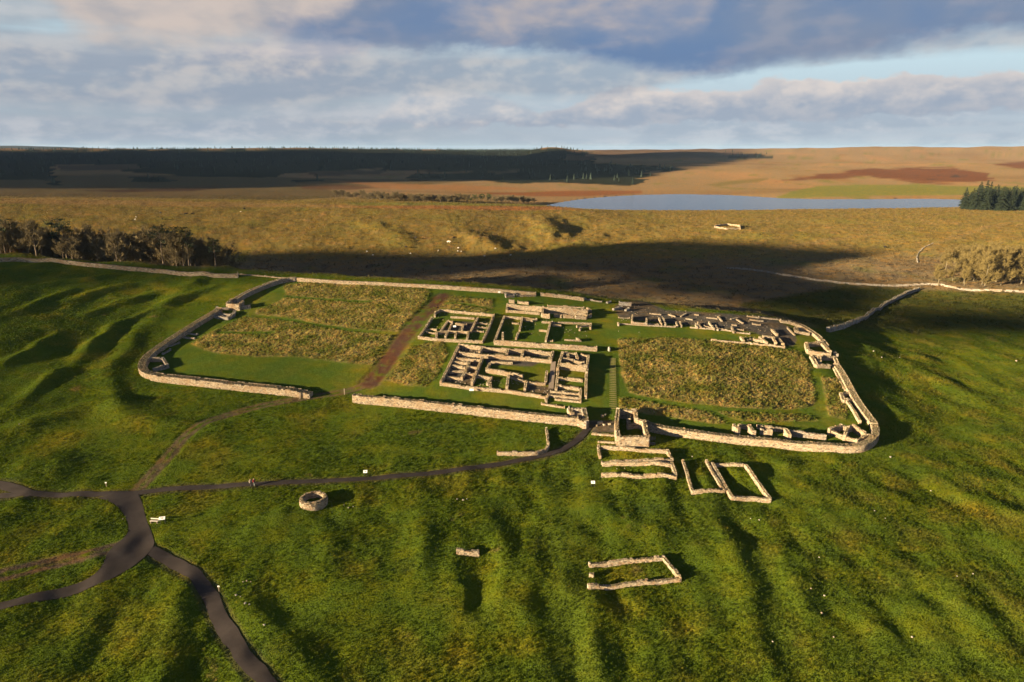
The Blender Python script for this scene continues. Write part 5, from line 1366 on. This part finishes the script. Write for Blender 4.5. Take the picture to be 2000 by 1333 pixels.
for px, dpt, top, lab in ((8, 6, 408, 'tall dark pine at the near left end of the wood'), (322, 12, 436, 'dark pine with a broad green crown in the middle of the wood'), (372, 9, 443, 'slim dark pine with a tall bare trunk near the end of the wood'), (424, 12, 464, 'small leaning dark pine, last tree at the right end of the wood'), (128, 20, 426, 'dark pine top poking out of the left part of the wood'), (30, 14, 420, 'second dark pine behind the one at the near left end of the wood')):
    yy = 270 + dpt; x = (px - 1000) / FPX * (yy * math.cos(PITCH) + 14); yy = lw(x) + dpt; x = (px - 1000) / FPX * (yy * math.cos(PITCH) + 14)
    z = float(H(np.array([x]), np.array([yy]))[0]); a = PITCH + math.atan((top - 666.5) / FPX); zt = CAM_Z - yy * math.tan(a)
    tree('pine_tree', PINE[rr.randrange(3)], x, yy, (zt - z) / 15.0, lab, group='pines of the wood', sx=1.1)
for k in range(9):
    px = 45 + 42 * k + rr.uniform(-12, 12); dpt = rr.uniform(14, 40); yy = 270 + dpt; x = (px - 1000) / FPX * (yy * math.cos(PITCH) + 14); yy = lw(x) + dpt; x = (px - 1000) / FPX * (yy * math.cos(PITCH) + 14)
    z = float(H(np.array([x]), np.array([yy]))[0]); a = PITCH + math.atan((rr.uniform(432, 462) + max(0, px - 340) * 0.15 - 666.5) / FPX); zt = CAM_Z - yy * math.tan(a)
    tree('pine_tree', PINE[rr.randrange(3)], x, yy, max(7, zt - z) / 15.0, 'dark green pine half hidden among the leafless trees of the wood', group='pines hidden in the wood', sx=1.1)
x, yy = (34 - 1000) / FPX * 285, lw(-200) + 12
tree('autumn_tree', ORNG, x, yy, 0.62, 'small tree still in orange leaf among the leafless trees')
# pale trees on the right
for k in range(48):
    px = rr.uniform(1818, 2040); base = rr.uniform(525, 561) + (px - 1822) * 0.02
    tree_px('pale_tree', PALE[rr.randrange(4)], px, base, base - rr.uniform(32, 72) * (0.75 if px < 1850 else 1), 'pale leafless tree behind the curving field wall', 'pale leafless trees', sx=rr.uniform(0.85, 1.1), h0=16.5)
# spruces by the lough
for k in range(56):
    px = 1880 + 160 * (k + rr.random()) / 56; base = rr.uniform(400, 412)
    tree_px('spruce_tree', SPRU[rr.randrange(3)], px, base, base - rr.uniform(34, 48) * (0.75 if px < 1900 else 1), 'dark spruce in the clump at the end of the lough', 'spruces by the lough', sx=rr.uniform(1.0, 1.35), h0=20.0)
# row of small trees in the distance
for k in range(84):
    t_ = k / 83; px = 655 + t_ * 385 + rr.uniform(-4, 4); base = float(np.interp(px, [650, 700, 800, 900, 1040], [386, 389, 394, 397, 398])) + rr.uniform(-3, 1)
    g_ = 915 < px < 965 and rr.random() < 0.7
    tree_px('small_tree', SMALLG if g_ else SMALL[k % 2], px, base, base - rr.uniform(10, 18), 'small green tree in the distant row before the lough' if g_ else 'small brown tree in the distant row before the lough', 'green trees of the distant row' if g_ else 'brown trees of the distant row', sx=1.25, h0=11.5)

# ------------------------------------------------------------------ standing stones and boulders
def rock_mesh(seed, stretch=(1, 1, 1)):
    r = random.Random(seed); import bmesh
    bm = bmesh.new(); bmesh.ops.create_icosphere(bm, subdivisions=2, radius=1.0)
    for v in bm.verts:
        n = 1 + 0.16 * math.sin(v.co.x * 3.1 + seed) + 0.14 * math.sin(v.co.y * 4.3 + seed * 2) + r.uniform(-0.07, 0.07)
        v.co = Vector((v.co.x * n * stretch[0], v.co.y * n * stretch[1], v.co.z * n * stretch[2]))
    me = bpy.data.meshes.new('boulder'); bm.to_mesh(me); bm.free(); me.materials.append(M_STONE)
    set_color(me, np.array((0.36, 0.33, 0.28)))
    return me
ROCKS = [rock_mesh(k, (1, 0.8, 0.62)) for k in range(4)]
q = G2([(1190, 686)])[0]
o = obj('standing_stone', rock_mesh(9, (0.45, 0.35, 1.0)), None, 'upright pale stone on the lawn beside the striped path', 'stone'); o.location = (q[0], q[1], float(H(q[0:1], q[1:2])[0]) + 0.35)
BO = [(461, 1164, .45), (470, 1167, .3), (479, 1180, .5), (487, 1182, .35), (482, 1136, .4), (490, 1138, .3), (475, 1138, .3), (516, 1222, .45), (681, 993, .4), (672, 988, .3), (690, 991, .3), (893, 976, .45), (905, 978, .5), (912, 976, .35), (1466, 1014, .3), (1483, 1017, .4), (1600, 1090, .3), (1584, 1151, .35), (1610, 1165, .4), (1605, 1199, .4), (1628, 1246, .35), (1509, 1255, .35), (1781, 1246, .4), (1818, 960, .35), (1708, 999, .3), (1729, 1014, .3), (1739, 894, .6), (1869, 1127, .3), (1900, 1122, .3), (1706, 687, .7), (1722, 699, .5), (1757, 699, .4), (1985, 706, .9), (1208, 648, .35), (1248, 650, .35), (1352, 893, .4), (1268, 868, .35), (1205, 917, .3), (1220, 916, .3), (38, 830, .4), (240, 1015, .3)]
for k, (px, py, s_) in enumerate(BO):
    q = G2([(px, py)])[0]; where = ('small pale boulder in the scatter beside the descending footpath' if px < 530 and py > 1100 else 'small pale stone just right of the round kiln' if 660 < px < 700 else 'pale stone in the trio between kiln and house footings' if 880 < px < 930
             else 'pale stone among the village house footings' if 1190 < px < 1360 and py > 800 else 'pale stone on the lawn south of the barrack row' if 1190 < px < 1260 else 'pale boulder on the turf outside the east wall' if py < 900 and px > 1690
             else 'small pale boulder on the grassy slope below the south-east corner' if px > 1440 else 'lone pale stone in the grass left of the road')
    o = obj('boulder', ROCKS[k % 4], None, where, 'boulder', where.split(' ', 1)[1])
    s_ *= 0.42
    o.location = (q[0], q[1], float(H(q[0:1], q[1:2])[0]) + 0.10 + s_ * 0.25); o.scale = (s_, s_, s_); o.rotation_euler = (0, 0, k * 1.3)

# ------------------------------------------------------------------ lime kiln
def ring_course(R0, z, course, n, tints, VV, FF, CC, depth=0.5):
    a = (np.arange(n) + rng.random()) / n * 6.2832
    for (rad, flip) in ((R0, 1), (R0 - 0.40, -1)):
        C = np.c_[np.cos(a) * rad, np.sin(a) * rad, np.full(n, z)]; S = np.c_[np.full(n, 6.2832 * rad / n * 0.47), np.full(n, 0.2), np.full(n, course * 0.46)]
        V, F = boxes(C, S, a + math.pi / 2, 0.06, 0.03); FF.append(F + sum(len(v) for v in VV)); VV.append(V); CC.append(np.repeat(stone_tints(n, 0.1) * 1.15, 8, 0))
k_ = site('lime_kiln', (613, 984), 'round roofless stone kiln standing alone in the grass below the path', 'kiln')
VV, FF, CC = [], [], []
nseg = 48; an = np.arange(nseg) / nseg * 6.2832
core = []
for rad, z in ((2.4, -0.8), (2.35, 1.35), (2.0, 1.35), (2.0, -0.9)): core.append(np.c_[np.cos(an) * rad, np.sin(an) * rad, np.full(nseg, z)])
VV.append(np.concatenate(core)); CC.append(np.tile(PAL[3] * 0.6, (nseg * 4, 1)))
for r_ in range(3):
    i = np.arange(nseg); FF.append(np.stack([i + r_ * nseg, (i + 1) % nseg + r_ * nseg, (i + 1) % nseg + (r_ + 1) * nseg, i + (r_ + 1) * nseg], -1))
for c in range(6): ring_course(2.45, -0.2 + c * 0.25, 0.25, 34, None, VV, FF, CC)
a = rng.uniform(0, 6.2832, 110); rad = rng.uniform(1.98, 2.40, 110)
V, F = boxes(np.c_[np.cos(a) * rad, np.sin(a) * rad, np.full(110, 1.36)], np.c_[rng.uniform(.12, .28, 110), rng.uniform(.1, .2, 110), rng.uniform(.05, .1, 110)], a + 1.57, 0.1, 0.1)
FF.append(F + sum(len(v) for v in VV)); VV.append(V); CC.append(np.repeat(stone_tints(110), 8, 0))
me = new_mesh('kiln_wall', np.concatenate(VV), quads=np.concatenate(FF), mat=M_STONE); set_color(me, np.concatenate(CC)); obj('wall', me, k_)
fl = new_mesh('kiln_floor', np.c_[np.cos(an) * 1.96, np.sin(an) * 2.02, np.full(nseg, -0.6)], faces=[tuple(range(nseg))], mat=simple_mat('dark_earth', (0.03, 0.028, 0.02))); obj('floor', fl, k_)

# ------------------------------------------------------------------ signs, bench, posts, treads
def info_panel(px, py, label, h=0.95, w=0.8, turn=0.0, art=True):
    e = site('information_panel', (px, py), label, 'sign'); e.rotation_euler = (0, 0, turn)
    for s_ in (-1, 1): obj('post', box_mesh('post', [(s_ * w * 0.38, 0.05, h / 2 - 0.15, 0.07, 0.07, h + 0.1)], M_DARKM), e)
    bd = obj('board', box_mesh('board', [(0, 0, 0, w, 0.62, 0.04)], M_WHITE), e); bd.location = (0, 0, h); bd.rotation_euler = (math.radians(38), 0, 0)
    if art:
        o = obj('printed_picture', box_mesh('picture', [(0.08 * w, 0.02, 0.024, w * 0.32, 0.2, 0.006), (-0.2 * w, 0.1, 0.024, w * 0.2, 0.12, 0.006)], simple_mat('print_ink', (0.20, 0.14, 0.08))), bd)
    return e
info_panel(318, 1024, 'large white information panel at the end of the bench by the junction', 1.2, 1.05, 0.25)
info_panel(1158, 951, 'white information panel alone in the grass below the house footings', 1.0, 0.8)
info_panel(714, 930, 'white information panel on the upper edge of the footpath', 1.0, 0.8, 0.1)
info_panel(921, 769, 'white information panel on the lawn between the ruins and the south wall', 1.0, 1.1, 0, False)
info_panel(1140, 832, 'white information panel at the corner of the south gate', 1.3, 0.9, 0.2, False)
info_panel(888, 642, 'tiny white panel inside the ruined courtyard building', 0.7, 0.9, 0, False)
info_panel(975, 575, 'small white panel near the north wall', 0.8, 0.9, 0, False)
def marker(px, py, label, h=0.9):
    e = site('marker_post', (px, py), label, 'post')
    obj('post', box_mesh('post', [(0, 0, h / 2 - 0.1, 0.09, 0.09, h + 0.2)], M_WOOD), e); obj('cap', box_mesh('cap', [(0, 0, h - 0.02, 0.3, 0.05, 0.24)], M_WHITE), e)
marker(208, 951, 'white-topped marker post above the footpath junction'); marker(428, 1155, 'white-topped marker post beside the descending footpath')
e = site('bench', (302, 1022), 'pale plank bench beside the junction, next to the panel', 'bench'); e.rotation_euler = (0, 0, -0.12)
obj('seat', box_mesh('seat', [(0, -0.13, 0.46, 1.6, 0.2, 0.06), (0, 0.1, 0.46, 1.6, 0.2, 0.06)], simple_mat('pale_plank', (0.5, 0.45, 0.38))), e)
for s_ in (-1, 1): obj('leg', box_mesh('leg', [(s_ * 0.62, 0, 0.16, 0.09, 0.4, 0.56)], M_WOOD), e)
obj('backrest', box_mesh('backrest', [(0, 0.24, 0.78, 1.6, 0.05, 0.2)], simple_mat('pale_back', (0.5, 0.45, 0.38))), e)
for px, py, lab in ((586, 778, 'wooden gatepost at the left side of the track gap'), (673, 770, 'wooden gatepost at the right side of the track gap'), (465, 538, 'wooden post where the field wall ends by the fort')):
    e = site('gate_post', (px, py), lab, 'post'); obj('post', box_mesh('post', [(0, 0, 0.6, 0.22, 0.22, 1.6)], M_WOOD), e); obj('cap', box_mesh('cap', [(0, 0, 1.43, 0.26, 0.26, 0.06)], M_WOOD), e)
sp_ = site('stepped_path', (1196, 740), 'striped matting path of narrow straw-coloured treads on the lawn', 'path')
A_ = G2([(1197, 800), (1196, 700)]); dd = A_[1] - A_[0]; L_ = float(np.hypot(*dd)); an_ = math.atan2(dd[1], dd[0])
M_TREAD = simple_mat('straw_tread', (0.13, 0.115, 0.04), 0.9, 0.3, 2.0)
tm = box_mesh('tread', [(0, 0, 0, 0.45, 1.9, 0.10)], M_TREAD)
for k in range(30):
    q = A_[0] + dd * (k + 0.5) / 30; o = obj('tread', tm, sp_); o.location = (q[0] - sp_.location[0], q[1] - sp_.location[1], float(H(q[0:1], q[1:2])[0]) + 0.05 - sp_.location[2]); o.rotation_euler = (0, 0, an_)

# ------------------------------------------------------------------ people and animals (continuous skinned bodies)
def skinned(name, verts, edges, radii, mats, sub=1):
    me = bpy.data.meshes.new(name); me.from_pydata(verts, edges, []); o = bpy.data.objects.new(name, me); COL.objects.link(o)
    o.modifiers.new('skin', 'SKIN'); sl = me.skin_vertices[0].data
    for i, r in enumerate(radii): sl[i].radius = (r, r) if not hasattr(r, '__len__') else r
    sl[0].use_root = True
    s_ = o.modifiers.new('sub', 'SUBSURF'); s_.levels = sub; s_.render_levels = sub
    dg = bpy.context.evaluated_depsgraph_get(); m2 = bpy.data.meshes.new_from_object(o.evaluated_get(dg)); bpy.data.objects.remove(o)
    m2.materials.clear()
    for m_ in mats: m2.materials.append(m_)
    m2.polygons.foreach_set('use_smooth', np.ones(len(m2.polygons), bool))
    return m2
def band_mat(name, bands):
    m, g, out = mat_new(name); tc = g.n('ShaderNodeTexCoord'); z = g.sep(tc.outputs['Object'])[2]
    nd = g.n('ShaderNodeValToRGB'); nd.color_ramp.interpolation = 'CONSTANT'; g.put(nd.inputs[0], g.m('DIVIDE', z, 1.85)); el = nd.color_ramp.elements
    while len(el) < len(bands): el.new(0.5)
    for e_, (zz, c) in zip(el, bands): e_.position = zz / 1.85; e_.color = (*c, 1)
    b = g.n('ShaderNodeBsdfPrincipled'); g.put(b.inputs['Base Color'], nd.outputs[0]); b.inputs['Roughness'].default_value = 0.8; g.nt.links.new(b.outputs[0], out.inputs[0])
    return m
def person(px, py, label, coat, trousers, turn, pack=None, stride=0.22):
    V = [(0, 0, 0.98), (0, 0, 1.2), (0, 0.02, 1.42), (0, 0, 1.55), (0, -0.02, 1.62), (0, -0.02, 1.74),
         (-0.1, 0, 0.9), (-0.11, -stride * 0.6, 0.5), (-0.11, -stride * 0.4, 0.09), (-0.11, -stride * 0.4 - 0.16, 0.05), (0.1, 0, 0.9), (0.11, stride * 0.2, 0.5), (0.11, stride, 0.1), (0.11, stride - 0.16, 0.05),
         (-0.2, 0.02, 1.42), (-0.27, 0.06, 1.15), (-0.25, -0.06, 0.9), (-0.25, -0.1, 0.8), (0.2, 0.02, 1.42), (0.27, -0.04, 1.15), (0.25, -0.14, 0.92), (0.25, -0.18, 0.83)]
    E_ = [(0, 1), (1, 2), (2, 3), (3, 4), (4, 5), (0, 6), (6, 7), (7, 8), (8, 9), (0, 10), (10, 11), (11, 12), (12, 13), (2, 14), (14, 15), (15, 16), (16, 17), (2, 18), (18, 19), (19, 20), (20, 21)]
    Rr = [(.16, .13), (.16, .12), (.17, .11), .055, .095, .085, .095, .075, .055, .045, .095, .075, .055, .045, .07, .055, .045, .04, .07, .055, .045, .04]
    m_ = skinned('person', V, E_, Rr, [band_mat('clothes', [(0, (0.03, 0.025, 0.02)), (0.12, trousers), (0.95, coat), (1.5, (0.42, 0.27, 0.19)), (1.69, (0.05, 0.035, 0.025))])])
    e = site('person', (px, py), label, 'person'); e.rotation_euler = (0, 0, turn)
    obj('body', m_, e)
    if pack: obj('backpack', box_mesh('backpack', [(0, 0.2, 1.22, 0.32, 0.18, 0.46), (0, 0.31, 1.14, 0.22, 0.06, 0.26)], simple_mat('pack_cloth', pack)), e)
    return e
person(490, 951, 'walker in pale top and dark trousers on the footpath', (0.48, 0.42, 0.33), (0.03, 0.03, 0.03), 1.2)
person(497, 950, 'walker in a red coat beside the other on the footpath', (0.30, 0.035, 0.03), (0.16, 0.18, 0.16), 1.3, (0.22, 0.03, 0.03), 0.28)
def quadruped(name, L, hgt, girth, mat, headr, neck=0.35):
    b = hgt * 0.72; V = [(0, 0, b), (L * 0.28, 0, b + 0.02), (-L * 0.3, 0, b + 0.03), (L * 0.44, 0, b + 0.12 * hgt), (L * 0.62, 0, b + neck * hgt * 0.5 - 0.2 * hgt), (L * 0.76, 0, b - 0.25 * hgt), (-L * 0.42, 0, b - 0.02), (-L * 0.47, 0, b - 0.4 * hgt)]
    E_ = [(0, 1), (0, 2), (1, 3), (3, 4), (4, 5), (2, 6), (6, 7)]; Rr = [(girth, girth * 1.1), (girth * 0.9, girth * 1.05), (girth * 0.9, girth), girth * 0.55, headr, headr * 0.6, girth * 0.4, 0.03]
    for sx in (1, 2):
        x = L * 0.3 if sx == 1 else -L * 0.33
        for sy in (-1, 1):
            i = len(V); k = -0.04 * L if sx == 2 else 0.0
            V += [(x, sy * girth * 0.6, b - girth * 0.6), (x - k, sy * girth * 0.6, b * 0.48), (x + k, sy * girth * 0.6, b * 0.22), (x, sy * girth * 0.6, 0.02)]
            E_ += [(sx, i), (i, i + 1), (i + 1, i + 2), (i + 2, i + 3)]; Rr += [girth * 0.36, girth * 0.22, girth * 0.15, girth * 0.17]
    return skinned(name, V, E_, Rr, [mat])
COW = quadruped('cow', 2.2, 1.4, 0.36, simple_mat('black_hide', (0.015, 0.013, 0.012)), 0.17)
COWW = COW.copy(); COWW.materials.clear(); COWW.materials.append(simple_mat('cream_hide', (0.6, 0.55, 0.45)))
SHEEP = quadruped('sheep', 1.15, 0.85, 0.27, simple_mat('white_fleece', (0.7, 0.66, 0.56)), 0.1)
def animal(name, me, px, py, label, group, s_=1.15):
    e = site(name, (px, py), label, name, group); e.rotation_euler = (0, 0, rr.uniform(0, 6.28)); e.scale = (s_, s_, s_); obj('body', me, e)
for px, py in ((314, 418), (317, 430), (363, 420), (376, 420), (478, 410), (812, 467), (793, 485), (887, 467), (1729, 485), (1907, 482)): animal('cow', COW, px, py, 'black cow grazing on the far sunlit slope', 'black cows on the far slope', 1.3)
animal('cow', COWW, 876, 475, 'single cream cow among the sheep on the far slope', None, 1.3)
for px, py in ((266, 425), (264, 430), (717, 493), (728, 500), (802, 497), (856, 491), (895, 486), (895, 492), (901, 493), (946, 502), (968, 487), (997, 500), (470, 415)): animal('sheep', SHEEP, px, py, 'white sheep grazing on the far slope', 'white sheep on the far slope', 1.1)

# ------------------------------------------------------------------ unseen cloud shapes, added and outlined to shade the valley, plantation and east field
def added_shade_cloud(name, poly, alt, spacing, rad, thick, seed):
    import bmesh
    P = G2(poly); lo = P.min(0); hi = P.max(0)
    r = np.random.default_rng(seed)
    xs, ys = np.meshgrid(np.arange(lo[0], hi[0], spacing), np.arange(lo[1], hi[1], spacing)); xs = xs.ravel() + r.normal(0, spacing * 0.3, xs.size); ys = ys.ravel() + r.normal(0, spacing * 0.3, ys.size)
    d, _, _ = seg_dist(xs, ys, P, True); ok = in_poly(xs, ys, P); xs, ys, d = xs[ok], ys[ok], d[ok]
    sh = (alt - H(xs, ys)) / math.tan(SUN_EL)
    cx = xs + math.sin(SUN_AZ) * sh; cy = ys + math.cos(SUN_AZ) * sh
    bm = bmesh.new(); bmesh.ops.create_icosphere(bm, subdivisions=2, radius=1.0); bv = np.array([v.co for v in bm.verts]); bf = np.array([[v.index for v in f.verts] for f in bm.faces]); bm.free()
    s_ = rad * np.clip(0.45 + d / rad, 0.5, 1.0) * r.uniform(0.8, 1.2, len(xs))
    V = bv[None] * np.stack([s_, s_, np.full(len(s_), thick) * r.uniform(0.7, 1.3, len(s_))], -1)[:, None, :] + np.stack([cx, cy, np.full(len(cx), alt)], -1)[:, None, :]
    F = bf[None] + (np.arange(len(xs)) * len(bv))[:, None, None]
    m, g, out = mat_new('shade_cloud_white'); b = g.n('ShaderNodeBsdfDiffuse'); b.inputs[0].default_value = (0.8, 0.8, 0.82, 1); g.nt.links.new(b.outputs[0], out.inputs[0])
    return obj(name, new_mesh(name, V.reshape(-1, 3), tris=F.reshape(-1, 3), mat=m, smooth_=True), kind='stuff')
added_shade_cloud('added_shade_cloud', [(380, 506), (450, 497), (600, 490), (760, 494), (900, 503), (1040, 495), (1180, 480), (1300, 470), (1400, 474), (1560, 484), (1740, 490), (1660, 502), (1560, 522), (1620, 545), (1700, 556), (1730, 575), (1680, 612), (1560, 612), (1380, 592), (1280, 574), (1200, 562), (1165, 534), (1000, 529), (860, 531), (830, 548), (600, 541), (420, 529)], 260, 13, 15, 2.5, 1)
added_shade_cloud('added_shade_cloud', [(1690, 602), (1760, 598), (1860, 606), (2150, 622), (2150, 662), (1950, 655), (1820, 650), (1720, 646)], 260, 9, 10, 2.0, 3)
added_shade_cloud('added_shade_cloud', [(-150, 300), (300, 296), (1080, 297), (1300, 298), (1480, 302), (1400, 318), (1340, 328), (1250, 344), (1020, 352), (760, 354), (560, 364), (300, 368), (-150, 366)], 700, 90, 110, 12, 2)

# ------------------------------------------------------------------ air
hz = box_mesh('haze', [(0, 14000, 0, 90000, 46000, 340)], None)
hm_ = bpy.data.materials.new('pale_air'); hm_.use_nodes = True; nt_h = hm_.node_tree
for nd in list(nt_h.nodes):
    if nd.type != 'OUTPUT_MATERIAL': nt_h.nodes.remove(nd)
pv = nt_h.nodes.new('ShaderNodeVolumePrincipled'); pv.inputs['Color'].default_value = (0.42, 0.66, 1.0, 1); pv.inputs['Density'].default_value = 0.000020; pv.inputs['Anisotropy'].default_value = 0.0
nt_h.links.new(pv.outputs[0], nt_h.nodes['Material Output'].inputs['Volume'])
hz.materials.append(hm_)
obj('haze', hz, kind='stuff')
